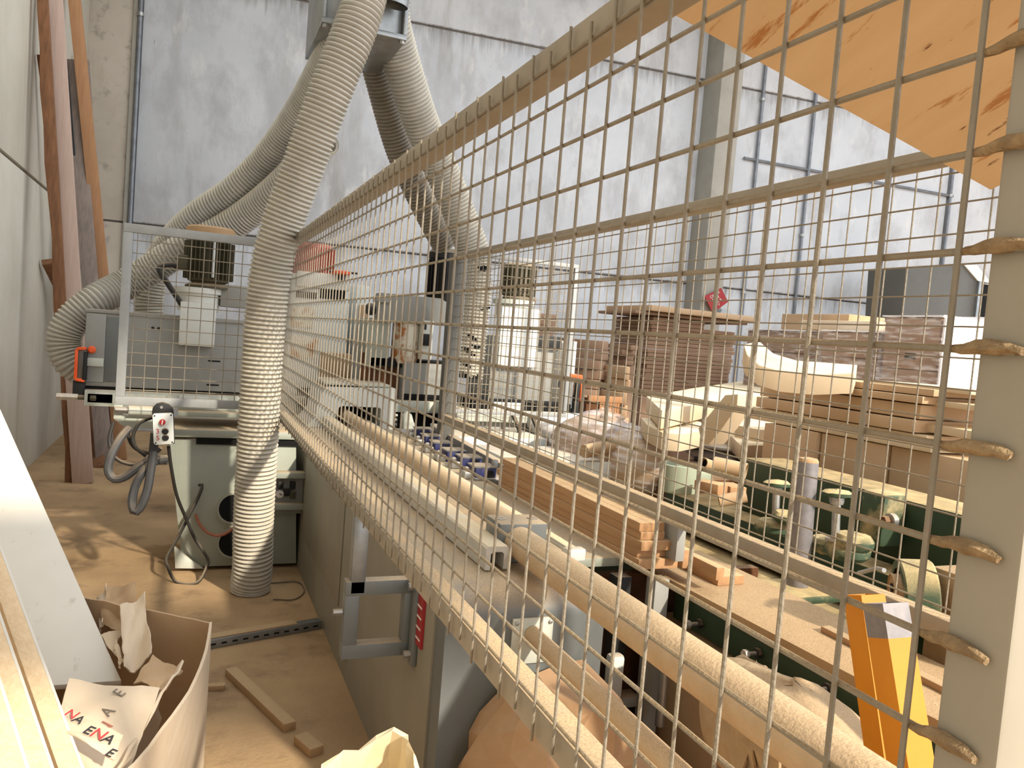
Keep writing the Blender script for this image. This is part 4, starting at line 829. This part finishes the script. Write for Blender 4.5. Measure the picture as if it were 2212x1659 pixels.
# ------------------------------------------------------------------ green machine beyond the far fence
gx = 2.25; gmn = thing('green_machine','old dark green machine frame with dusty castings beyond the far fence','machine',(2.3,2.3,0))
p0, p1 = at(1640,1000,X=gx), at(2110,1122,X=gx); zt = at(1950,1078,X=gx).z
MB().box((gx,p1.y-.1,zt-.23),(gx+.22,p0.y+.1,zt)).build('top_beam','green',gmn,.006)
MB().box((gx-.22,p1.y-.1,zt-.34),(gx-.01,p0.y+.3,zt-.30)).build('ledge','green',gmn,.004); MB().box((gx-.12,p1.y-.1,.02),(gx+.2,p0.y+.5,zt-.2301)).build('frame','green',gmn,.01)
MB().box((gx-.55,1.75,.02),(gx-.14,p0.y+.9,zt-.36)).build('base','green',gmn,.02)
def casting(u, v, x, s, m='green_d'):
    q = at(u,v,X=x); prf = [(.0,-.0),(.05,.0),(.062,.012),(.062,.03),(.05,.045),(.0,.05)]
    b = MB(); b.lathe([(r*s if r else .001,h*s) for r,h in prf],q,n=20); b.build('casting',m,gmn,jit=.0015); return q
for u, v, s in ((1668,1152,1.0),(1700,1128,.8),(1790,1192,1.0),(1840,1185,1.0),(1828,1205,1.1),(1725,1175,.7)): casting(u,v,1.92,s)
for i,(u0,v0,v1,x) in enumerate(((1678,1042,1142,1.92),(1808,1064,1168,1.88))):
    t = thing('clamping_screw',('far','near')[i]+' dusty mushroom-headed clamping screw on the green machine','screw',at(u0-6,v1,X=x),'mushroom-headed clamping screws')
    a, b = at(u0-4,v1,X=x), at(u0,v0+10,X=x); ax = (b-a); MB().rod(a,b,.013,12).build('stem','steel',t); MB().lathe([(.019,-.022),(.022,-.012),(.022,0)],b,ax,14).build('collar','steel',t)
    MB().lathe([(.03,0),(.046,.004),(.046,.014),(.034,.022),(.002,.026)],b,ax,18).build('head','green_d',t,jit=.0012); MB().lathe([(.03,0),(.03,.008)],a,ax,14).build('washer','steel',t)
pa, pb = at(1745,998,X=1.82), at(1722,1264,X=1.82)
t = thing('steel_post','round worn steel post standing on a green foot beyond the far fence','post',pb); MB().rod(pb,pa,.033,24).build('post','zinc',t); MB().lathe([(.033,0),(.033,.004),(.028,.012),(.002,.016)],pa,(pa-pb),24).build('dust_cap','board',t); MB().box((pb.x-.1,pb.y-.1,pb.z-.03),(pb.x+.1,pb.y+.08,pb.z)).build('foot','green_d',t,.012)
q = at(1895,1100,X=2.16); t = thing('bolt_bracket','upright green bracket with a rusty bolt on the green beam','bracket',q)
MB().box((q.x-.02,q.y-.045,q.z-.12),(q.x+.08,q.y+.055,q.z+.06)).build('block','green_d',t,.014); e = at(1905,1125,X=2.1); MB().rod(e,e+Vector((.06,.01,0)),.016,6).build('bolt','rust',t); MB().rod(e+Vector((.03,.0,0)),e+Vector((.05,0,0)),.024,12).build('washer','steel',t)
q = at(1940,1285,X=1.72); t = thing('belt_pulley','round dust-covered belt pulley below the green ledge','pulley',q)
MB().lathe([(.068,0),(.088,.0),(.092,.004),(.092,.075),(.088,.08),(.068,.08)],q+Vector((.0,.0,0)),(.75,-.55,.1),36,False).build('rim','green_d',t); MB().lathe([(.066,.018),(.066,.06)],q,(.75,-.55,.1),36).build('web','dark',t); MB().lathe([(.055,-.012),(.052,-.016),(.055,.0179)],q,(.75,-.55,.1),30).build('hub','board',t); MB().lathe([(.012,-.019),(.012,-.0165)],q+Vector((.0,.0,.018)),(.75,-.55,.1),12).build('key_hole','hole',t)
a = at(2012,1222,X=1.78); o = MB().box((1.78,a.y-.35,a.z-.3),(2.2,a.y,a.z)).build('wooden_box','board',None,.004); tag(o,'square dusty wooden box right of the belt pulley','box')
o = MB().tube([at(1855,1238,X=1.7),at(1895,1228,X=1.68),at(1910,1232,X=1.66)],.006,8).build('lever','steel',None); tag(o,'thin lever rod lying left of the belt pulley','lever')

# dusty board and the green beam under it
t = thing('dusty_board','wide sawdust-covered board resting below the far fence','board',(1.55,1.6,.668))
bp = [(1.392,2.235),(1.41,2.27),(1.44,2.262),(1.46,2.275),(1.715,2.30),(1.715,.62),(1.455,.62)]
MB().prism([(x,y,.672) for x, y in bp],(0,0,.028)).build('panel','board',t,.002)
MB().box((1.56,.62,.7001),(1.59,1.55,.716)).build('batten','plank',t,.002)
ub2 = thing('under_beam','dark green beam with bolts below the dusty board','beam',(1.46,1.5,.4))
MB().box((1.43,.62,.575),(1.47,2.02,.6715)).build('beam','green',ub2,.003); MB().box((1.47,.62,.50),(1.72,2.0,.56)).build('shelf','green',ub2,.003)
for u, v in ((1508,1347),(1634,1411),(1786,1488)):
    q = at(u,v,X=1.42); MB().rod(q+Vector((.012,0,0)),q-Vector((.03,0,0)),.0055,10).build('bolt_shank','steel',ub2); MB().rod(q-Vector((.03,0,0)),q-Vector((.042,0,0)),.0125,6).build('bolt_head','steel',ub2); MB().rod(q+Vector((.009,0,0)),q-Vector((.003,0,0)),.014,6).build('nut','dark',ub2)
fr_ = thing('support_stand','dark steel support frame standing in the shade under the dusty board','frame',(1.4,1.7,0))
MB().box((1.33,1.98,0),(1.38,2.03,.71)).build('leg','mach2',fr_,.002); MB().box((1.24,2.05,.35),(1.29,2.1,.70)).build('leg','dark',fr_,.002); MB().box((1.11,2.02,.30),(1.34,2.08,.33)).build('shelf','mach2',fr_,.002); MB().box((1.11,2.03,.16),(1.34,2.09,.20)).build('crossbar','mach',fr_,.002)
MB().rod((1.335,1.9,.30),(1.335,1.9,.60),.014,12).build('bar','steel',fr_); MB().box((1.12,2.2,.0),(1.9,2.24,.66)).build('dark_backing','rust',fr_)  # added dark sheet at the back, stands in for shade under the board
o = MB().box((1.22,2.01,.331),(1.27,2.05,.47)).build('plastic_bottle','mach_wh',None,.012); tag(o,'small pale plastic bottle on the shelf under the tan tube','bottle')
o = MB().box((1.40,1.65,0),(1.86,2.12,.555)).build('brown_box','card',None,.006); tag(o,'brown cardboard box in the shade under the green beam','box')
for i,(u,v,x) in enumerate(((1560,1425,1.5),(1610,1430,1.48),(1680,1470,1.5),(1735,1500,1.5))):
    q = at(u,v,X=x); o = MB().box((q.x-.05,q.y-.05,q.z-.03),(q.x+.05,q.y+.05,q.z+.012),rot=(0,.1*i,.5*i)).build('iron_block',('green','green','board','green')[i],None,.004); tag(o,('leftmost','second from the left','third from the left','rightmost')[i]+' small iron block lying in the shade under the green beam','block','iron blocks under the green beam')
gb = MB().box((1.5,.7,.10),(1.75,1.5,.40)).build('green_casting','green',None,.03); tag(gb,'dark green machine casting in the shade below the iron blocks','machine')

# sacks and rags behind the tubes
def lump(name, parts, m, label, cat, jit=.002):
    b = MB()
    for i,(c,rx,ry,rz,s,k) in enumerate(parts): blob(b,c,rx,ry,rz,s,k,26,18)
    o = b.build(name,m,None,jit=jit); tag(o,label,cat); return o
lump('dust_sack',[(at(1700,1600,X=1.22),.13,.28,.13,3,.10)],'rag','lumpy dust-covered sack bulging behind the thick tan tube','sack')
lump('dust_sack',[(at(1625,1500,X=1.27),.06,.09,.075,7,.16)],'rag','small knotted dusty sack top above the thick tan tube','sack')
lump('dust_sack',[(at(1545,1475,X=1.33),.06,.20,.06,11,.1)],'sack','smooth tan sack shoulder behind the thick tube, left of the knotted one','sack')
rg = thing('hanging_rag','torn dusty cloth strips hanging below the thick tan tube','cloth',(.98,.98,.5))
for i,(u,wd) in enumerate(((1600,.03),(1622,.02),(1640,.025),(1668,.03))):
    a = at(u,1565+6*i,X=.96); g = [[(a.x+.01*math.sin(3*k+i)+.004*j,a.y+(j-1)*wd*(1-.1*k),a.z-.035*k) for j in range(3)] for k in range(7)]
    MB().sheet(g,.004).build('strip','rag',rg,jit=.002)
# brown sack: wide crumpled paper
def sack(name, c, w, d, h, m, label, seed, top=.35, rag=0, scal=.10, nu=22, nv=10):
    r = random.Random(seed); g = []
    for j in range(nv+1):
        f = j/nv; row = []
        for i in range(nu):
            a = 2*math.pi*i/nu; sq = 1/max(abs(math.cos(a))**4+abs(math.sin(a))**4,1e-6)**.25
            k = (1-(1-top)*f**2.2)*(1+.05*math.sin(5*a+7*f+seed)+.035*math.sin(9*a-11*f)); hh = h*f*(1-scal*abs(math.sin(1.5*a+seed)))*(1+(.05*math.sin(a+1.1)+.035*math.sin(2*a+.4) if rag else 0)*f)
            row.append(Vector((c[0]+w*sq*k*math.cos(a),c[1]+d*sq*k*math.sin(a),c[2]+hh+(rag*r.uniform(-1,1) if j == nv else 0))))
        g.append(row)
    return MB(), g
b, g = sack('', (.93,1.72,0),.27,.3,.56,'sack','',2,.45); b.rings(g); o = b.build('paper_sack','sack',None,jit=.009,smooth=False); tag(o,'big crumpled brown paper sack under the thin tan tube','sack')
b, g = sack('', (.74,1.60,0),.17,.2,.30,'sack','',5,.6); b.rings(g); o = b.build('paper_sack','sack',None,jit=.009,smooth=False); tag(o,'brown paper sack in front of the table end, below the fence rail','sack')
b, g = sack('', (.375,1.50,0),.13,.14,.51,'paper','',9,.74,.007,.0,20,9); inn = [[v*1 for v in r] for r in g]
cx = Vector((.375,1.50,0)); inner = [[Vector((cx.x+(v.x-cx.x)*.9,cx.y+(v.y-cx.y)*.9,v.z)) for v in r] for r in g[::-1]][:8]
b.rings(g+inner); o = b.build('paper_bag','paper',None,jit=.0075,smooth=False); tag(o,'torn open cream paper bag at the bottom edge','bag')

# ------------------------------------------------------------------ yellow tubes
yt = lambda u, v, x: at(u,v,X=x)
for i,(ut,vt,ub,vb,x,lab,w_) in enumerate(((1866,1284,1925,1700,1.16,'left yellow square steel tube, half hidden behind the other',.05),(1912,1302,1975,1700,1.10,'right yellow square steel tube with a worn open end',.05))):
    a, b = yt(ut,vt,x), yt(ub,vb,x); d = (b-a).normalized(); e = a+d*((a.z)/-d.z)
    t = thing('yellow_tube',lab,'tube',e,'yellow square tubes leaning by the dusty board'); e.z = .0
    s = d.cross(Vector((0,0,1))).normalized(); s = (Matrix.Rotation(R(8),3,d) @ s); u_ = s.cross(d)
    P = lambda q, k: [q-s*k-u_*k, q+s*k-u_*k, q+s*k+u_*k, q-s*k+u_*k]
    h, hi = w_/2, w_/2-.004
    cut = a+d*(.055 if i else .012)
    mb = MB(); mb.rings([P(e,h),P(cut,h)],False); mb.f.append((3,2,1,0)); mb.build('tube_wall','yellow',t,smooth=False)
    mb = MB(); mb.rings([P(cut,h*1.002),P(a,h*1.002),P(a,hi),P(a+d*.12,hi)],False); mb.build('worn_end','zinc' if i else 'yellow',t,smooth=False)
    MB().rings([P(a+d*.10,hi),P(a+d*.11,hi)]).build('inside','hole',t)
    if i: MB().lathe([(.004,0),(.004,.002)],a+d*.04+u_*(-h*1.01)+s*.004,u_*-1,10).build('drilled_hole','hole',t)

# ------------------------------------------------------------------ plywood overhead
Cn = at(2140,410,X=1.30); n1 = at(1413,8,X=.98)-Vector((0,0,HC)); c0 = Cn-Vector((0,0,HC)); nl = n1.cross(c0)
# long edge from the far fence up to the near fence's top rail, on which the sheet rests
d1 = Vector((-1,-.15,0)); d1.z = -(nl.x*d1.x+nl.y*d1.y)/nl.z; d1.normalize()
n2 = c0.cross(at(2175,393,X=.98)-Vector((0,0,HC))); d2 = n2.cross(d1).normalized()
if d2.y > 0: d2 = -d2
pw = thing('plywood_sheet','large plywood sheet resting tilted on the near fence overhead','plywood',Cn)
nn = d1.cross(d2).normalized(); 
q = [Cn,Cn+d1*.90,Cn+d1*.90+d2*1.15,Cn+d2*1.15]
if (nn.dot(Vector((0,0,HC))-Cn)) > 0: nn = -nn
mb = MB(); mb.prism(q,nn*.012); po_ = mb.build('sheet','ply',pw)

# ------------------------------------------------------------------ cardboard box with waste paper
bxp = [Vector((.094,2.273,0)),Vector((-.38,2.64,0)),Vector((-.62,1.95,0)),Vector((-.10,1.47,0))]
cbx = thing('cardboard_box','big dusty cardboard box full of torn paper in the left foreground','box',(-.25,2.1,0))
def wallsheet(a, b, h0, h1, th, bow, name, m, n=12, rough=.0, seed=1):
    r = random.Random(seed); a, b = Vector(a), Vector(b); nn = (b-a).cross(Vector((0,0,1))).normalized(); g = []
    for j in range(7):
        f = j/6; row = []
        for i in range(n+1):
            s = i/n; hh = h0+(h1-h0)*f
            row.append(a.lerp(b,s)+nn*bow*math.sin(math.pi*s)*f+Vector((0,0,hh+(r.uniform(-rough,rough) if j == 6 else 0))))
        g.append(row)
    return MB().sheet(g,th).build(name,m,cbx)
wallsheet(bxp[3],bxp[0],0,.55,.007,.045,'side','card_lt',14,.004,2); wallsheet(bxp[0],bxp[1],0,.55,.007,0,'side','card',12,.003,3)  # right side in paler card, sunlight put into its colour
wallsheet(bxp[1],bxp[2],0,.55,.007,0,'side','card',12,.004,4); wallsheet(bxp[2],bxp[3],0,.50,.007,0,'side','card',12,.004,5)
MB().prism([v+Vector((0,0,.004)) for v in bxp],(0,0,.01)).build('bottom','card',cbx)
r = random.Random(4)
fm = [[bxp[3].lerp(bxp[0],.12+.6*i/10)+Vector((-.012-.055*math.sin(f*2.2),.02*f,.54-.16*f+.012*r.uniform(-1,1))) for i in range(11)] for f in (0,.25,.5,.75,1)]
MB().sheet(fm,.006).build('folded_flap','card_lt',cbx,jit=.002)
def crumple(name, label, quad, m, seed, amp=.012, nu=12, nv=10, curl=0, cat='paper', th=.003):
    r = random.Random(seed); A_, B_, C_, D_ = [Vector(q) for q in quad]; nn = (B_-A_).cross(D_-A_).normalized(); g = []
    for j in range(nv+1):
        row = []
        for i in range(nu+1):
            s, f = i/nu, j/nv; p = A_.lerp(B_,s).lerp(D_.lerp(C_,s),f)
            row.append(p+nn*(amp*(math.sin(5*s+seed)*math.cos(4*f+seed*2)+.6*math.sin(9*s-7*f+seed))+curl*(f-.5)**2*4)+Vector((r.uniform(-1,1),r.uniform(-1,1),r.uniform(-1,1)))*amp*.18)
        g.append(row)
    o = MB().sheet(g,th).build(name,m,None); tag(o,label,cat,'torn packing paper in the cardboard box'); return o
aty = lambda u, v, y: at(u,v,Y=y)
crumple('packing_paper','pale folded paper at the back left corner of the box beside the white panel',[aty(205,1300,2.60),aty(232,1262,2.62),aty(222,1345,2.45),aty(215,1365,2.45)],'card_lt',2,.006)
crumple('packing_paper','brown torn flap standing at the back of the box',[aty(222,1345,2.46),aty(230,1264,2.60),aty(298,1265,2.54),aty(280,1380,2.36)],'card',3,.010)
crumple('packing_paper','tall folded strip of pale paper hanging over the back of the box',[aty(268,1455,2.16),aty(256,1320,2.40),aty(310,1290,2.46),aty(325,1430,2.20)],'card_lt',4,.010,curl=-.02)
crumple('packing_paper','small crumpled pale paper beside the lower right corner of the white panel',[aty(262,1445,2.2),aty(220,1372,2.35),aty(258,1360,2.36),aty(262,1420,2.22)],'card_lt',6,.008)
crumple('packing_paper','brown square cardboard flap lying in the middle of the box',[aty(288,1475,2.02),aty(330,1415,2.14),aty(396,1450,2.02),aty(350,1490,1.94)],'card',7,.006)
pp = [aty(100,1659,1.62),aty(146,1472,1.86),aty(345,1488,1.86),aty(270,1690,1.6)]
bundle = crumple('packing_paper','large wrapped paper bundle with faint grey lettering filling the box',pp,'card_lt',8,.007,th=.006)
st = [aty(128,1576,1.655),aty(142,1528,1.72),aty(266,1590,1.62),aty(246,1640,1.57)]
crumple('packing_paper','printed paper strip with red and black letters on the large bundle',st,'card_lt',1,.003,th=.003); strip = bpy.context.collection.objects[-1]
strip = [o for o in C.objects if o.get('label','').startswith('printed paper strip')][0]
def letters(o, quad, items, size, lift):
    A_, B_, C_, D_ = quad; nn = (D_-A_).cross(B_-A_).normalized()
    if nn.dot(Vector((0,0,HC))-A_) < 0: nn = -nn
    for s_, su, f, m_, rot_, sz in items:
        p = A_.lerp(D_,su).lerp(B_.lerp(C_,su),f)+nn*lift; x = (D_-A_).normalized(); up = nn.cross(x)
        mt = Matrix((x,up,nn)).transposed(); mt = mt @ Matrix.Rotation(rot_,3,'Z')
        text(s_,p,mt.to_euler(),sz,m_,o,depth=.0005)
letters(strip,st,[('N',.13,.72,'ink_r',.1,.032),('A',.27,.66,'ink',.1,.030),('E',.48,.45,'ink',.12,.032),('N',.65,.5,'ink_r',.12,.036),('A',.82,.5,'ink',.12,.034),('E',.93,.05,'ink',.1,.03)],.03,.006)
letters(bundle,pp,[('E',.58,.85,'cable',1.2,.035),('A',.52,.62,'cable',1.2,.035),('N',.54,.45,'red',1.2,.035)],.03,.012)

# ------------------------------------------------------------------ white panel and boards leaning over the box
dL = Vector((-.3735,.8278,.4186)); wv = Vector((-1,.03,0)); Bc = at(262,1470,Y=2.2)
pn = thing('melamine_board','wide white melamine panel leaning from the box to the left wall','panel',Bc)
nl_ = dL.cross(wv).normalized(); nl_ = -nl_ if nl_.z > 0 else nl_
MB().prism([Bc,Bc+wv*.55,Bc+wv*.55+dL*2.1,Bc+dL*2.1],nl_*.018).build('sheet','white',pn,.001)
for i,(u,v,y,L_,lab) in enumerate(((138,1659,1.60,2.6,'chipboard strip with white face nearest the white panel'),(70,1659,1.50,2.5,'second chipboard strip from the white panel, dark gap beside it'),(14,1659,1.42,2.4,'bright chipboard strip at the bottom left corner'))):
    p = at(u,v,Y=y); s0 = p-dL*((p.z-.02)/dL.z)*.55; e = s0+dL*L_
    t = thing('chipboard_strip',lab+', leaning over the box','board',s0,'chipboard strips leaning over the box')
    side = dL.cross(Vector((0,0,1))).normalized(); up = side.cross(dL)
    MB().bar(s0,e,.034,.05).build('core','chip',t,.001,jit=.0006); MB().bar(s0+side*.0196,e+side*.0196,.005,.05).build('white_face','white',t)

# ------------------------------------------------------------------ lumber against the left wall
def lumber(label, foot, top, w_, d_, m, m2=None, wav=0, up=(0,-1,.05), g='rough lumber leaning in the back left corner'):
    foot, top = Vector(foot), Vector(top); d = (top-foot).normalized(); sd = d.cross(Vector(up)).normalized(); u2 = sd.cross(d); n = 14; rg_ = []
    r = random.Random(int(w_*1e4)+int(abs(foot.x)*1e3))
    for i in range(n+1):
        p = foot.lerp(top,i/n); a = r.uniform(-wav,wav)
        rg_.append([p-sd*(w_/2+a)-u2*d_/2,p+sd*w_/2-u2*d_/2,p+sd*w_/2+u2*d_/2,p-sd*(w_/2+a)+u2*d_/2])
    o = MB().rings(rg_).build('lumber_board',m,None,.002); tag(o,label,'lumber',g); return o
f = lambda u, v, y: at(u,v,Y=y)
def two(label, u0, v0, y0, u1, v1, y1, w_, d_, m, **k):
    a, b = f(u0,v0,y0), at(u1,v1,X=-1.17+w_/2)
    if a.x < -1.17+w_/2: a = at(u0,v0,X=-1.17+w_/2)
    if b.y > 9.6: b = at(u1,v1,Y=9.6)
    k['up'] = (0,-1,0)
    if a.z < .12: a.z = .0
    return lumber(label,a,b,w_,d_,m,**k)
two('long pinkish sawn plank, widest of the lumber',180,1032,6.9,108,-60,8.6,.145,.05,'lumber',up=(.05,-1,0))
two('dark bark-edged board left of the wide pinkish plank',155,1040,6.95,88,-60,8.7,.075,.05,'lumber_dk',wav=.012,up=(.3,-1,0))
two('short bark-edged board in front of the dark board, cut at the upper left',150,700,8.0,96,120,8.6,.085,.03,'lumber_dk',wav=.01)
two('dark narrow board leaning left behind the curled hose',140,640,8.1,103,565,8.3,.09,.05,'lumber_dk',up=(.5,-1,0))
two('grey weathered board ending halfway up the wall',226,1000,7.7,157,130,8.9,.13,.04,'lumber_gr',up=(.2,-1,0))
two('dark edge board just left of the grey weathered one',219,1000,7.8,142,133,9.0,.03,.05,'dark')
two('thin pale sawn board between the grey and the orange lumber',226,995,7.85,165,120,9.1,.035,.04,'lumber')
two('mottled grey brown board behind the thin pale one',236,990,7.9,182,130,9.2,.09,.03,'lumber_gr')
two('long orange brown board, rightmost of the lumber',262,985,8.0,157,-40,9.3,.10,.05,'lumber_or',up=(.15,-1,0))
two('dark slanted board standing behind the wide plank near the floor',217,1010,7.55,178,790,7.9,.10,.04,'lumber_dk')
two('pale slanted lath beside the dark slanted board near the floor',226,985,7.8,190,850,8.0,.045,.03,'lumber')
two('brown board crossing behind the grey boards',210,660,8.6,160,470,8.8,.12,.03,'lumber_gr')

# ------------------------------------------------------------------ things on the floor
t = thing('slotted_rail','slotted metal rail lying across the sawdust floor','rail',(.38,3.5,0))
a, b = Vector((.12,3.45,0)), Vector((.62,3.60,0)); dd = (b-a).normalized(); sd = Vector((-dd.y,dd.x,0))
MB().bar(a+Vector((0,0,.02)),b+Vector((0,0,.02)),.045,.04).build('channel','galv',t,.002)
MB().bar(a+sd*.01+Vector((0,0,.0425)),a.lerp(b,.78)+sd*.01+Vector((0,0,.0425)),.05,.005).build('sawdust','board',t)
for i in range(11): p = a.lerp(b,.04+.088*i); MB().bar(p-sd*.0235+Vector((0,0,.02)),p+dd*.022-sd*.0235+Vector((0,0,.02)),.003,.007).build('slot','hole',t)
def block(label, p0, p1, w_, h_, m='board', cat='offcut'):
    p0, p1 = Vector(p0), Vector(p1); o = MB().bar(p0+Vector((0,0,h_/2)),p1+Vector((0,0,h_/2)),w_,h_).build('wood_offcut',m,None,.002); tag(o,label,cat,'wood offcuts on the sawdust floor')
block('long straight wooden stick on the floor left of the table',(.215,3.17,0),(.385,2.68,0),.045,.03)
block('short flat wood chip beside the cardboard box',(.10,3.06,0),(.19,3.05,0),.03,.02)
block('small square wood block near the cream paper bag',(.41,2.60,0),(.45,2.50,0),.05,.03)
o = MB().box((-.9,8.2,0),(-.72,8.32,.02),rot=(0,0,.3)).build('wood_scrap','lumber_dk',None,.003); tag(o,'dark wood scrap on the floor behind the lumber','scrap')
